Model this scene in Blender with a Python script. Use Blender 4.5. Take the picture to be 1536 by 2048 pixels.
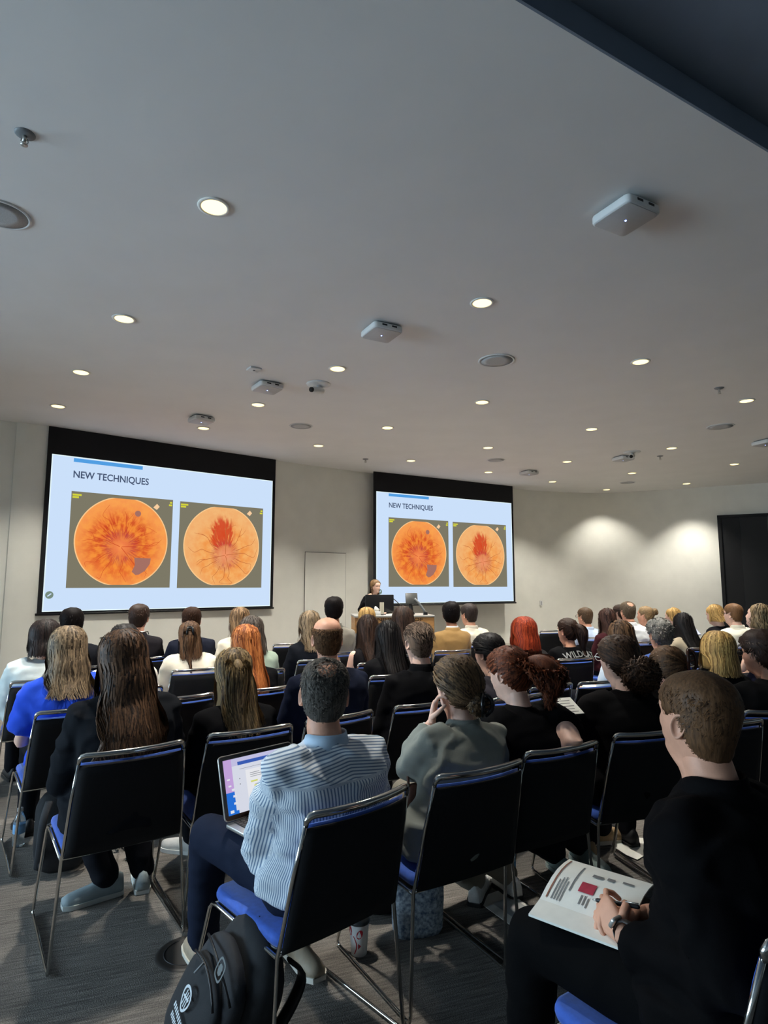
import bpy, bmesh, math, random
import numpy as np
from mathutils import Vector, Matrix, noise
for o in list(bpy.data.objects): bpy.data.objects.remove(o)
SC = bpy.context.scene; COL = SC.collection
# ---------------------------------------------------------------- camera
HC = 1.52; FPX = 1214.0; PITCH = math.radians(6.76)
cam_d = bpy.data.cameras.new('camera'); cam = bpy.data.objects.new('camera', cam_d); COL.objects.link(cam)
cam.location = (0, 0, HC); cam.rotation_euler = (math.pi/2 + PITCH, 0, 0)
cam_d.sensor_fit = 'VERTICAL'; cam_d.sensor_height = 36.0; cam_d.lens = FPX/2048*36.0; cam_d.clip_start = 0.05
SC.camera = cam
# ---------------------------------------------------------------- light of the room
SC.view_settings.view_transform = 'Standard'; SC.view_settings.look = 'None'
SC.view_settings.gamma = 1.0; SC.view_settings.exposure = 0.0; SC.view_settings.use_curve_mapping = False
SPOT_W = 395.0           # each recessed downlight
SPOT_COL = (1.0, 0.955, 0.87)
SLIDE_E = 1.0           # brightness of the projected slides
world = bpy.data.worlds.new('world'); SC.world = world; world.use_nodes = True
world.node_tree.nodes['Background'].inputs[0].default_value = (0.61, 0.77, 0.93, 1)
world.node_tree.nodes['Background'].inputs[1].default_value = 27.0
# ---------------------------------------------------------------- helpers
R = math.radians
def V(*a): return Vector(a)
def un(u, v, z):
    """world point at height z seen at pixel (u, v) of the photograph"""
    X = (u-768)/FPX; Y = -(v-1024)/FPX; c, s = math.cos(PITCH), math.sin(PITCH)
    d = V(X, c-Y*s, s+Y*c); t = (z-HC)/d.z
    return V(d.x*t, d.y*t, z)
def uny(u, v, y):
    """world point at forward distance y"""
    X = (u-768)/FPX; Y = -(v-1024)/FPX; c, s = math.cos(PITCH), math.sin(PITCH)
    d = V(X, c-Y*s, s+Y*c); t = y/d.y
    return V(d.x*t, y, HC+d.z*t)
def lin(c):
    r = []
    for x in c:
        x = x/255.0
        r.append(x/12.92 if x <= 0.04045 else ((x+0.055)/1.055)**2.4)
    return tuple(r)
def sstep(x, a=0.0, b=1.0):
    t = min(1, max(0, (x-a)/(b-a))); return t*t*(3-2*t)
def interp(x, tab):
    if x <= tab[0][0]: return tab[0][1:]
    for i in range(len(tab)-1):
        a, b = tab[i], tab[i+1]
        if x <= b[0]:
            t = (x-a[0])/(b[0]-a[0]); return tuple(p+(q-p)*t for p, q in zip(a[1:], b[1:]))
    return tab[-1][1:]
def cr_interp(x, tab):
    """smooth (Catmull-Rom) interpolation of a table"""
    n = len(tab)
    if x <= tab[0][0]: return tab[0][1:]
    if x >= tab[-1][0]: return tab[-1][1:]
    for i in range(n-1):
        if x <= tab[i+1][0]:
            p0 = tab[max(i-1, 0)]; p1 = tab[i]; p2 = tab[i+1]; p3 = tab[min(i+2, n-1)]
            t = (x-p1[0])/(p2[0]-p1[0]); h = p2[0]-p1[0]; out = []
            for k in range(1, len(p1)):
                m1 = (p2[k]-p0[k])/max(p2[0]-p0[0], 1e-9)*h; m2 = (p3[k]-p1[k])/max(p3[0]-p1[0], 1e-9)*h
                t2, t3 = t*t, t*t*t
                out.append((2*t3-3*t2+1)*p1[k]+(t3-2*t2+t)*m1+(-2*t3+3*t2)*p2[k]+(t3-t2)*m2)
            return tuple(out)
def crom(pts, n=8):
    """dense Catmull-Rom polyline through points"""
    out = []; P = [Vector(p) for p in pts]
    for i in range(len(P)-1):
        p0 = P[max(i-1, 0)]; p1 = P[i]; p2 = P[i+1]; p3 = P[min(i+2, len(P)-1)]
        for k in range(n):
            t = k/n
            out.append(0.5*((2*p1)+(p2-p0)*t+(2*p0-5*p1+4*p2-p3)*t*t+(3*p1-p0-3*p2+p3)*t*t*t))
    out.append(P[-1]); return out

class MB:
    def __init__(s): s.v = []; s.f = []; s.m = []; s.a = []
    def add(s, verts, faces, mi=0, attr=0.0):
        o = len(s.v); s.v += [tuple(p) for p in verts]; s.a += [attr]*len(verts)
        s.f += [tuple(i+o for i in f) for f in faces]; s.m += [mi]*len(faces); return s
    def loft(s, rings, caps=True, mi=0, closed=True):
        n = len(rings[0]); vs = [p for r in rings for p in r]; fs = []
        for i in range(len(rings)-1):
            for k in range(n if closed else n-1):
                k2 = (k+1) % n
                fs.append((i*n+k, i*n+k2, (i+1)*n+k2, (i+1)*n+k))
        if caps and closed:
            fs.append(tuple(range(n-1, -1, -1))); fs.append(tuple((len(rings)-1)*n+k for k in range(n)))
        return s.add(vs, fs, mi)
    def tube(s, pts, rad, seg=8, mi=0, round_ends=False, flat=1.0, up=None):
        P = [Vector(p) for p in pts]; n = len(P)
        if not isinstance(rad, (list, tuple)): rad = [rad]*n
        rad = list(rad)
        if round_ends:
            d0 = (P[0]-P[1]).normalized(); d1 = (P[-1]-P[-2]).normalized(); r0, r1 = rad[0], rad[-1]
            P = [P[0]+d0*r0*.95, P[0]+d0*r0*.6]+P+[P[-1]+d1*r1*.6, P[-1]+d1*r1*.95]
            rad = [r0*.25, r0*.8]+rad+[r1*.8, r1*.25]; n = len(P)
        T = []
        for i in range(n):
            a = P[max(i-1, 0)]; b = P[min(i+1, n-1)]; t = (b-a)
            T.append(t.normalized() if t.length > 1e-9 else V(0, 0, 1))
        u = up.copy() if up else (V(0, 0, 1) if abs(T[0].z) < .9 else V(0, 1, 0))
        u = (u-T[0]*u.dot(T[0])).normalized(); rings = []
        for i in range(n):
            u = (u-T[i]*u.dot(T[i])); u = u.normalized() if u.length > 1e-6 else V(1, 0, 0)
            w = T[i].cross(u)
            rings.append([P[i]+(u*math.cos(2*math.pi*k/seg)*flat+w*math.sin(2*math.pi*k/seg))*rad[i] for k in range(seg)])
        return s.loft(rings, True, mi)
    def box(s, x0, x1, y0, y1, z0, z1, mi=0):
        vs = [(x0,y0,z0),(x1,y0,z0),(x1,y1,z0),(x0,y1,z0),(x0,y0,z1),(x1,y0,z1),(x1,y1,z1),(x0,y1,z1)]
        return s.add(vs, [(0,3,2,1),(4,5,6,7),(0,1,5,4),(1,2,6,5),(2,3,7,6),(3,0,4,7)], mi)
    def rprism(s, cx, cy, z0, z1, w, d, rc=.02, re=.008, mi=0, nc=4, M=None):
        """rounded-rectangle prism with rounded edges"""
        def ring(z, ins):
            out = []; ww, dd, r = w/2-ins, d/2-ins, max(rc-ins, .001)
            for (sx, sy, a0) in ((1,1,0),(-1,1,90),(-1,-1,180),(1,-1,270)):
                for k in range(nc+1):
                    a = R(a0+90*k/nc); out.append(V(cx+sx*(ww-r)+r*math.cos(a), cy+sy*(dd-r)+r*math.sin(a), z))
            return out
        rr = [ring(z0, re), ring(z0+re*.3, re*.3), ring(z0+re, 0), ring(z1-re, 0), ring(z1-re*.3, re*.3), ring(z1, re)]
        if M: rr = [[M @ p for p in r] for r in rr]
        return s.loft(rr, True, mi)
    def ball(s, c, r, seg=12, rings=8, mi=0, M=None):
        c = Vector(c); rr = []
        if not isinstance(r, (tuple, list)): r = (r, r, r)
        for i in range(1, rings):
            a = math.pi*i/rings
            rr.append([V(r[0]*math.sin(a)*math.cos(2*math.pi*k/seg), r[1]*math.sin(a)*math.sin(2*math.pi*k/seg), -r[2]*math.cos(a)) for k in range(seg)])
        rr = [[(M @ p if M else p)+c for p in q] for q in rr]
        return s.loft(rr, True, mi)
    def cyl(s, cx, cy, z0, z1, r0, r1=None, seg=24, mi=0):
        r1 = r0 if r1 is None else r1
        return s.loft([[V(cx+r*math.cos(2*math.pi*k/seg), cy+r*math.sin(2*math.pi*k/seg), z) for k in range(seg)] for z, r in ((z0, r0), (z1, r1))], True, mi)
    def lathe(s, prof, cx=0, cy=0, seg=24, mi=0, caps=True):
        return s.loft([[V(cx+r*math.cos(2*math.pi*k/seg), cy+r*math.sin(2*math.pi*k/seg), z) for k in range(seg)] for r, z in prof], caps, mi)
    def xf(s, M):
        s.v = [tuple(M @ Vector(p)) for p in s.v]; return s
    def mesh(s, name, mats, smooth=True, attr=False):
        me = bpy.data.meshes.new(name); me.from_pydata(s.v, [], s.f)
        for m in (mats if isinstance(mats, (list, tuple)) else [mats]): me.materials.append(m)
        if any(s.m): me.polygons.foreach_set('material_index', s.m)
        if smooth: me.polygons.foreach_set('use_smooth', [True]*len(s.f))
        if attr:
            at = me.attributes.new('hv', 'FLOAT', 'POINT'); at.data.foreach_set('value', s.a)
        me.update(); return me
    def build(s, name, mats, parent=None, smooth=True, sharp=None, attr=False):
        me = s.mesh(name, mats, smooth, attr)
        o = bpy.data.objects.new(name, me); COL.objects.link(o)
        if parent is not None: o.parent = parent
        if smooth and sharp is not None:
            try: me.set_sharp_from_angle(angle=R(sharp))
            except Exception: pass
        return o
def link(name, me, parent=None):
    o = bpy.data.objects.new(name, me); COL.objects.link(o)
    if parent is not None: o.parent = parent
    return o
def thing(name, label, cat, loc=(0,0,0), rz=0.0, group=None):
    o = bpy.data.objects.new(name, None); COL.objects.link(o); o.empty_display_size = .1
    o.location = loc; o.rotation_euler = (0, 0, rz); tag(o, label, cat, group); return o
def tag(o, label, cat, group=None):
    o['label'] = label; o['category'] = cat
    if group: o['group'] = group
    return o
def struct(o, label=None, cat=None):
    o['kind'] = 'structure'
    if label: o['label'] = label
    if cat: o['category'] = cat
    return o
# ---------------------------------------------------------------- materials
MATS = {}
def mat(name, col, rough=.6, metal=0.0, spec=.4, vary=0.0, vscale=20.0, bump=0.0, bscale=200.0, emit=None, es=1.0, sheen=0.0, trans=0.0, alpha=1.0, stretch=None, rot=0.0, col2=None, raw=False):
    if name in MATS: return MATS[name]
    m = bpy.data.materials.new(name); m.use_nodes = True; nt = m.node_tree; b = nt.nodes['Principled BSDF']
    c = col if raw else lin(col)
    b.inputs['Base Color'].default_value = (*c, 1); b.inputs['Roughness'].default_value = rough
    b.inputs['Metallic'].default_value = metal; b.inputs['Specular IOR Level'].default_value = spec
    if sheen: b.inputs['Sheen Weight'].default_value = sheen
    if trans: b.inputs['Transmission Weight'].default_value = trans
    if alpha < 1: b.inputs['Alpha'].default_value = alpha
    if emit is not None:
        b.inputs['Emission Color'].default_value = (*lin(emit), 1); b.inputs['Emission Strength'].default_value = es
    if vary or bump or col2:
        tc = nt.nodes.new('ShaderNodeTexCoord'); mp = nt.nodes.new('ShaderNodeMapping')
        nt.links.new(tc.outputs['Object'], mp.inputs[0])
        if stretch: mp.inputs['Scale'].default_value = stretch
        mp.inputs['Rotation'].default_value = (0, 0, rot)
    if vary or col2:
        n = nt.nodes.new('ShaderNodeTexNoise'); n.inputs['Scale'].default_value = vscale; n.inputs['Detail'].default_value = 5
        nt.links.new(mp.outputs[0], n.inputs['Vector'])
        mx = nt.nodes.new('ShaderNodeMix'); mx.data_type = 'RGBA'
        ca = tuple(x*(1-vary) for x in c); cb = lin(col2) if col2 else tuple(min(1, x*(1+vary)) for x in c)
        mx.inputs[6].default_value = (*ca, 1); mx.inputs[7].default_value = (*cb, 1)
        rp = nt.nodes.new('ShaderNodeMapRange'); rp.inputs[1].default_value = .32; rp.inputs[2].default_value = .68
        nt.links.new(n.outputs['Fac'], rp.inputs[0]); nt.links.new(rp.outputs[0], mx.inputs[0]); nt.links.new(mx.outputs[2], b.inputs['Base Color'])
    if bump:
        n2 = nt.nodes.new('ShaderNodeTexNoise'); n2.inputs['Scale'].default_value = bscale; n2.inputs['Detail'].default_value = 3
        nt.links.new(mp.outputs[0], n2.inputs['Vector'])
        bp = nt.nodes.new('ShaderNodeBump'); bp.inputs['Strength'].default_value = bump; bp.inputs['Distance'].default_value = .01
        nt.links.new(n2.outputs['Fac'], bp.inputs['Height']); nt.links.new(bp.outputs[0], b.inputs['Normal'])
    MATS[name] = m; return m
def emis(name, col, s=1.0):
    if name in MATS: return MATS[name]
    m = bpy.data.materials.new(name); m.use_nodes = True; nt = m.node_tree; nt.nodes.clear()
    e = nt.nodes.new('ShaderNodeEmission'); o = nt.nodes.new('ShaderNodeOutputMaterial')
    e.inputs[0].default_value = (*lin(col), 1); e.inputs[1].default_value = s; nt.links.new(e.outputs[0], o.inputs[0])
    MATS[name] = m; return m
M_WALL = mat('wall_paint', (228,227,217), .8, vary=.03, vscale=3, bump=.04, bscale=300)
M_CEIL = mat('ceiling_paint', (226,226,224), .9, vary=.02, vscale=2, bump=.03, bscale=250)
M_DARKC = mat('dark_navy_paint', (120,132,148), .8, vary=.08, vscale=3)
M_BACK = mat('rear_wall_paint', (170,170,168), .8, vary=.05, vscale=3)
M_BLACK = mat('black_plastic', (17,17,19), .45, vary=.1, vscale=8)
M_MASK = mat('screen_black_cloth', (12,13,17), .8, vary=.1, vscale=6)
M_CHROME = mat('chrome', (205,203,198), .13, metal=1.0, vary=.05, vscale=30)
M_BLUE = mat('blue_upholstery', (40,84,176), .75, vary=.12, vscale=60, bump=.1, bscale=500, sheen=.2)
M_BACKFAB = mat('black_chair_fabric', (13,14,18), .85, vary=.2, vscale=90, bump=.1, bscale=600)
M_WHITEP = mat('white_plastic', (216,218,216), .5, vary=.03, vscale=10)
M_GREYP = mat('grey_plastic', (120,124,126), .5, vary=.04, vscale=10)
M_ALU = mat('aluminium', (188,186,180), .35, metal=.8, vary=.04, vscale=20)
M_PAPER = mat('paper', (236,234,224), .8, vary=.03, vscale=30)
M_INK = mat('ink_grey', (120,118,116), .8, vary=.1, vscale=50)
# carpet: long streaks along the rows
def carpet():
    m = bpy.data.materials.new('carpet'); m.use_nodes = True; nt = m.node_tree; b = nt.nodes['Principled BSDF']
    b.inputs['Roughness'].default_value = .95; b.inputs['Specular IOR Level'].default_value = .1
    tc = nt.nodes.new('ShaderNodeTexCoord')
    def nz(scale, st, detail=4):
        mp = nt.nodes.new('ShaderNodeMapping'); mp.vector_type = 'TEXTURE'; mp.inputs['Rotation'].default_value = (0, 0, R(20)); mp.inputs['Scale'].default_value = st
        n = nt.nodes.new('ShaderNodeTexNoise'); n.inputs['Scale'].default_value = scale; n.inputs['Detail'].default_value = detail
        nt.links.new(tc.outputs['Object'], mp.inputs[0]); nt.links.new(mp.outputs[0], n.inputs['Vector']); return n
    n1 = nz(1.0, (.16, .011, 1), 5); n2 = nz(220, (1, 1, 1), 2); n3 = nz(.8, (2, .5, 1))
    def rng(n, a, b_, lo, hi):
        r = nt.nodes.new('ShaderNodeMapRange'); r.inputs[1].default_value = a; r.inputs[2].default_value = b_; r.inputs[3].default_value = lo; r.inputs[4].default_value = hi
        nt.links.new(n.outputs['Fac'], r.inputs[0]); return r
    r1 = rng(n1, .3, .7, .62, 1.36); r2 = rng(n2, .25, .75, .55, 1.45); r3 = rng(n3, .3, .7, .85, 1.15)
    m1 = nt.nodes.new('ShaderNodeMath'); m1.operation = 'MULTIPLY'; nt.links.new(r1.outputs[0], m1.inputs[0]); nt.links.new(r2.outputs[0], m1.inputs[1])
    m2 = nt.nodes.new('ShaderNodeMath'); m2.operation = 'MULTIPLY'; nt.links.new(m1.outputs[0], m2.inputs[0]); nt.links.new(r3.outputs[0], m2.inputs[1])
    vm = nt.nodes.new('ShaderNodeVectorMath'); vm.operation = 'SCALE'; vm.inputs[0].default_value = lin((116,111,105)); nt.links.new(m2.outputs[0], vm.inputs['Scale'])
    nt.links.new(vm.outputs[0], b.inputs['Base Color'])
    bp = nt.nodes.new('ShaderNodeBump'); bp.inputs['Strength'].default_value = .5; bp.inputs['Distance'].default_value = .006
    nt.links.new(m1.outputs[0], bp.inputs['Height']); nt.links.new(bp.outputs[0], b.inputs['Normal'])
    return m
M_CARPET = carpet()
# ---------------------------------------------------------------- room shell
CEIL = 3.88
wp = [(0,835),(100,848),(552,917),(650,931),(748,944),(890,961),(1026,974.5),(1100,981),(1200,985.5),(1300,981),(1400,974),(1536,965)]
wp = [un(u, v, CEIL) for u, v in wp]
wpts = []
for i, p in enumerate(wp):
    t = (wp[min(i+1, len(wp)-1)]-wp[max(i-1, 0)]).normalized(); off = .16 if i < 8 else .05
    wpts.append(V(p.x-t.y*off, p.y+t.x*off, 0))
wpts = [V(-9.1, 3.6, 0), V(-8.6, 5.0, 0), V(-7.3, 7.0, 0)]+wpts+[V(11.3, 12.95, 0), V(13, 11.0, 0), V(13, 5, 0), V(13, -4, 0)]
WALL = crom(wpts, 10)
def wall_at_u(u, z=1.2):
    """point and direction of the front wall seen in image column u"""
    best = None
    for i in range(len(WALL)-1):
        a, b = WALL[i], WALL[i+1]
        if a.y < 5: continue
        for k in range(8):
            p = a.lerp(b, k/8); d = p.y*math.cos(PITCH)+(z-HC)*math.sin(PITCH); uu = 768+FPX*p.x/d
            if best is None or abs(uu-u) < best[0]: best = (abs(uu-u), p, (b-a).normalized(), i+k/8)
    return best[1], best[2], best[3]
def wall_strip(name, pts, z0, z1, th, m, parent=None):
    """vertical strip standing on a plan polyline; th > 0 grows away from the room"""
    nrm = []
    for i in range(len(pts)):
        t = (pts[min(i+1, len(pts)-1)]-pts[max(i-1, 0)]).normalized(); nrm.append(V(-t.y, t.x, 0))
    b = MB(); rings = []
    for p, n in zip(pts, nrm):
        q = p+n*th; rings.append([V(p.x, p.y, z0), V(p.x, p.y, z1), V(q.x, q.y, z1), V(q.x, q.y, z0)])
    b.loft(rings); return b.build(name, m, parent, smooth=True, sharp=40)
struct(wall_strip('wall_front', WALL, 0, CEIL+.6, .12, M_WALL), 'long off-white curved wall behind the two screens', 'wall')
struct(wall_strip('baseboard_front', WALL, 0, .115, -.014, mat('baseboard_paint', (206,200,186), .6, vary=.03, vscale=6)), 'low off-white baseboard along the curved wall', 'baseboard')
b = MB(); b.box(-9.2, 13.2, -4.15, -4.0, 0, 4.6); struct(b.build('wall_back', M_BACK, smooth=False), 'grey rear wall of the room', 'wall')
b = MB(); b.box(-9.4, 13.3, -4.2, 16.5, -.1, 0); struct(b.build('floor', M_CARPET, smooth=False), 'dark grey streaked carpet floor', 'floor')
e0, e1 = un(1030, 0, CEIL), un(1536, 305, CEIL); ed = (e1-e0).normalized()
eL = e0-ed*((e0.x+9.4)/ed.x); eR = e0+ed*((13.4-e0.x)/ed.x)
b = MB(); poly = [eL, eR, V(13.4, 16.6, CEIL), V(-9.4, 16.6, CEIL)]
b.add([(p.x, p.y, CEIL) for p in poly]+[(p.x, p.y, CEIL+.12) for p in poly], [(3,2,1,0),(4,5,6,7),(0,1,5,4),(1,2,6,5),(2,3,7,6),(3,0,4,7)])
struct(b.build('ceiling', M_CEIL, smooth=False), 'smooth white ceiling with recessed lights', 'ceiling')
b = MB(); zt = CEIL+.16
b.add([(eL.x, eL.y, zt), (eR.x, eR.y, zt), (13.4, -4.2, zt), (-9.4, -4.2, zt)], [(0,1,2,3)])
b.add([(eL.x, eL.y, zt), (eR.x, eR.y, zt), (eR.x, eR.y, CEIL+.121), (eL.x, eL.y, CEIL+.121)], [(0,1,2,3)])
struct(b.build('ceiling_recess', M_DARKC, smooth=False), 'dark navy raised ceiling area in the upper right corner', 'ceiling')
# edge strip of the white ceiling towards the dark part
n_ = V(ed.y, -ed.x, 0)*.012
b = MB(); b.add([tuple(eL+n_*0), tuple(eR), tuple(eR+n_), tuple(eL+n_)]+[(p.x, p.y, CEIL+.125) for p in (eL, eR, eR+n_, eL+n_)], [(3,2,1,0),(4,5,6,7),(0,1,5,4),(1,2,6,5),(2,3,7,6),(3,0,4,7)])
struct(b.build('trim_1', M_DARKC, smooth=False), 'dark edge trim of the white ceiling', 'trim')
# left side wall, out of view, with a window added to brighten the ceiling
WY0, WY1, WZ0, WZ1 = -3.2, 3.0, .9, 3.3
b = MB(); b.box(-9.25, -9.1, -4.1, 3.7, 0, WZ0); b.box(-9.25, -9.1, -4.1, 3.7, WZ1, 4.5); b.box(-9.25, -9.1, -4.1, WY0, WZ0, WZ1); b.box(-9.25, -9.1, WY1, 3.7, WZ0, WZ1)
struct(b.build('wall_left', M_WALL, smooth=False), 'off-white side wall with an added window opening, left of the picture', 'wall')
wr = bpy.data.objects.new('added_window_1', None); COL.objects.link(wr); struct(wr, 'unseen window added in the left side wall to let in cool light', 'window')
M_FRAME = mat('window_frame_grey', (150,152,154), .5, vary=.04)
def pane_mat():
    m = bpy.data.materials.new('window_glass'); m.use_nodes = True; nt = m.node_tree; nt.nodes.clear()
    t = nt.nodes.new('ShaderNodeBsdfTransparent'); t.inputs[0].default_value = (.9, .94, .95, 1); g = nt.nodes.new('ShaderNodeBsdfGlossy'); g.inputs['Roughness'].default_value = .05
    f = nt.nodes.new('ShaderNodeFresnel'); mx = nt.nodes.new('ShaderNodeMixShader'); o = nt.nodes.new('ShaderNodeOutputMaterial')
    nt.links.new(f.outputs[0], mx.inputs[0]); nt.links.new(t.outputs[0], mx.inputs[1]); nt.links.new(g.outputs[0], mx.inputs[2]); nt.links.new(mx.outputs[0], o.inputs[0]); return m
M_PANE = pane_mat()
for i in range(5):
    y = WY0+(WY1-WY0)*i/4; b = MB(); b.box(-9.21, -9.13, max(WY0, y-.03), min(WY1, y+.03), WZ0, WZ1); b.build('mullion', M_FRAME, wr, smooth=False)
    if i < 4: b = MB(); b.box(-9.175, -9.17, y+.03, WY0+(WY1-WY0)*(i+1)/4-.03, WZ0+.04, WZ1-.04); b.build('pane', M_PANE, wr, smooth=False)
for z in (WZ0, WZ1-.04): b = MB(); b.box(-9.21, -9.13, WY0, WY1, z, z+.04); b.build('window_frame', M_FRAME, wr, smooth=False)
pl = bpy.data.lights.new('added_window_portal', 'AREA'); pl.shape = 'RECTANGLE'; pl.size = WY1-WY0; pl.size_y = WZ1-WZ0; pl.cycles.is_portal = True
po = bpy.data.objects.new('added_window_portal', pl); COL.objects.link(po); po.location = (-9.12, (WY0+WY1)/2, (WZ0+WZ1)/2); po.matrix_world = Matrix.Translation(po.location) @ Matrix(((0,0,-1,0),(1,0,0,0),(0,-1,0,0),(0,0,0,1)))
# flush door between the screens
pA, tA, iA = wall_at_u(609, 2.0); pB, tB, iB = wall_at_u(691, 2.0)
dd = (pB-pA); dw = dd.length; dd.normalize(); dn = V(dd.y, -dd.x, 0)
dz = uny(650, 1105, (pA.y+pB.y)/2).z
droot = bpy.data.objects.new('door_1', None); COL.objects.link(droot); struct(droot, 'flush wall-coloured door between the two screens', 'door')
droot.location = pA+dn*.022; droot.rotation_euler = (0, 0, math.atan2(dd.y, dd.x))
b = MB(); b.box(.008, dw-.008, -.006, .03, .13, dz-.008); b.build('door_leaf', M_WALL, droot, smooth=False)
b = MB(); b.box(0, .008, .0, .006, .12, dz); b.box(dw-.008, dw, .0, .006, .12, dz); b.box(0, dw, .0, .006, dz-.008, dz)
b.build('door_gap', mat('joint_shadow', (60,58,54), .9, vary=.05), droot, smooth=False)
# black doorway at the far right
pA, tA, iA = wall_at_u(1438, 2.5); pB = WALL[min(len(WALL)-1, int(iA)+9)]
dd = (pB-pA).normalized(); dn = V(dd.y, -dd.x, 0); dz = uny(1437, 1031.5, pA.y).z
d2 = bpy.data.objects.new('door_2', None); COL.objects.link(d2); struct(d2, 'tall black doorway at the right end of the curved wall', 'door')
d2.location = pA+dn*.05; d2.rotation_euler = (0, 0, math.atan2(dd.y, dd.x))
M_DOORB = mat('black_door_paint', (15,16,18), .55, vary=.15, vscale=4); M_DOORB2 = mat('charcoal_door_paint', (27,28,29), .5, vary=.15, vscale=4)
b = MB(); b.box(0, .07, -.05, .08, 0, dz); b.box(0, 3.2, -.05, .08, dz-.06, dz); b.build('door_frame', M_DOORB, d2, smooth=False)
b = MB(); b.box(.07, .46, -.01, .06, 0, dz-.06); b.build('door_leaf', M_DOORB, d2, smooth=False)
b = MB(); b.box(.462, 1.02, -.02, .06, 0, dz-.06); b.build('door_leaf', M_DOORB2, d2, smooth=False)
b = MB(); b.box(1.03, 1.1, -.03, .06, 0, dz-.06); b.build('door_edge_strip', M_GREYP, d2, smooth=False)
b = MB(); b.box(1.11, 3.2, -.01, .06, 0, dz-.06); b.build('door_leaf', M_DOORB2, d2, smooth=False)
# wall outlet right of the second screen
pA, tA, iA = wall_at_u(1081, 1.3); q = uny(1081, 1206, pA.y); nn = V(tA.y, -tA.x, 0)
o = thing('wall_outlet', 'small white outlet plate on the wall right of the second screen', 'outlet', (pA.x+nn.x*.02, pA.y+nn.y*.02, q.z), math.atan2(tA.y, tA.x))
b = MB(); b.box(-.035, .035, -.008, .012, -.057, .057); b.build('cover_plate', M_WHITEP, o, smooth=False)
for dz_ in (-.022, .022):
    b = MB(); b.box(-.014, .014, -.011, -.006, dz_-.014, dz_+.014); b.build('socket', M_GREYP, o, smooth=False)
# ---------------------------------------------------------------- ceiling fittings
M_LAMP = emis('lamp_lens', (255,228,160), 2.6)
M_TRIMW = mat('lamp_trim_white', (228,226,218), .5, vary=.02)
lights = [(428,413),(248,637),(162,744),(116,812),(964,605),(675,737),(516,809),(407,856),(964,804),(775,855),(637,891),(822,921),(976,895),(977,944),(1281,723),(1183,858),(1134,923),(1105,963),(1493,801),(1343,896),(1264,946),(1213,979),(1469,928),(1373,967)]
def words_near(u, v):
    return None
ldesc = {0:'largest downlight, nearest the camera left of centre',1:'downlight high on the left, second in from the left edge row',2:'downlight at left third from the front of the left row',3:'leftmost downlight, closest to the left screen corner',4:'bright downlight right of centre near the ceiling box',5:'downlight in the middle, above the round sprinkler rose',6:'downlight just in front of the third white ceiling box',7:'downlight directly in front of the ceiling box by the left screen',8:'downlight beyond the round ceiling speaker, centre right',9:'downlight in the middle between two speakers',10:'downlight above the right edge of the left screen',11:'downlight above the flush wall door',12:'downlight near the small round speaker above the second screen',13:'downlight right above the second screen top edge',14:'large downlight right, below the big ceiling box',15:'downlight right of centre, half way to the curved wall',16:'downlight in front of the far ceiling boxes on the right',17:'small downlight just right of the second screen',18:'downlight at the right edge beside a sprinkler',19:'downlight right, between two far ceiling boxes',20:'far downlight close behind the security camera',21:'smallest downlight, by the bend of the curved wall',22:'far downlight at right near the black doorway',23:'far downlight along the right part of the curved wall'}
lb = MB(); lb.lathe([(.079,-.004),(.082,-.001),(.098,.0),(.101,-.003),(.099,-.007),(.083,-.009),(.078,-.006),(.079,-.004)], seg=32, caps=False)
RING = lb.mesh('trim_ring', M_TRIMW)
lb = MB(); lb.lathe([(.001,-.0105),(.04,-.010),(.07,-.008),(.080,-.004)], seg=32)
LENS = lb.mesh('lens', M_LAMP)
def downlight(p, label, energy=1.0):
    o = thing('downlight', label, 'ceiling light', (p.x, p.y, CEIL-.001), 0, 'recessed ceiling downlights')
    link('trim_ring', RING, o); link('lens', LENS, o)
    l = bpy.data.lights.new('downlight_beam', 'SPOT'); l.energy = SPOT_W*energy; l.color = SPOT_COL; l.spot_size = R(98); l.spot_blend = .75; l.shadow_soft_size = .07
    lo = bpy.data.objects.new('downlight_beam', l); COL.objects.link(lo); lo.parent = o; lo.location = (0, 0, -.03)
for i, (u, v) in enumerate(lights): downlight(un(u, v, CEIL), 'round warm white '+ldesc[i], {21: .42, 17: .9, 23: .9, 3: .7, 7: .75, 10: .85, 2: .85}.get(i, 1.0))
# square boxes with a blue status light
def apbox(u, v, rz, label, s=1.0):
    p = un(u, v, CEIL); o = thing('ceiling_box', label, 'ceiling device', (p.x, p.y, CEIL), rz, 'white boxes on the ceiling')
    h = .075*s; w = .30*s
    b = MB(); b.rprism(0, 0, -.02, -.001, w*.82, w*.82, .03, .004); b.build('mount_plate', M_GREYP, o, sharp=40)
    b = MB(); b.rprism(0, 0, -h, -.018, w, w, .035, .012); body = b.build('housing', M_WHITEP, o, sharp=50)
    b = MB(); b.rprism(0, 0, -h-.003, -h+.008, w*.93, w*.93, .03, .002); b.build('cover', mat('box_cover', (176,176,176), .4, vary=.03), body, sharp=50)
    b = MB()
    for x in (-.07, .03): b.box(x*s, x*s+.05*s, -w/2-.002, -w/2+.01, -h*.62, -h*.42)
    b.build('port', M_BLACK, body, smooth=False)
    b = MB(); b.ball((0, 0, -h-.003), .007, 10, 6); b.build('status_light', emis('led_blue', (150,170,255), 4.0), o)
apbox(1250, 418, R(28), 'large white ceiling box with a blue light, nearest the camera at right')
apbox(763, 655, R(28), 'white ceiling box with a blue light in the middle of the ceiling')
apbox(535, 768, R(35), 'white ceiling box beside the small square plate and sprinkler')
apbox(403, 834, R(40), 'white ceiling box close to the top of the left screen')
apbox(1246, 913, R(20), 'white ceiling box under the security camera on the far right')
apbox(1058, 942, R(28), 'farthest white ceiling box, right of the second screen')
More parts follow.
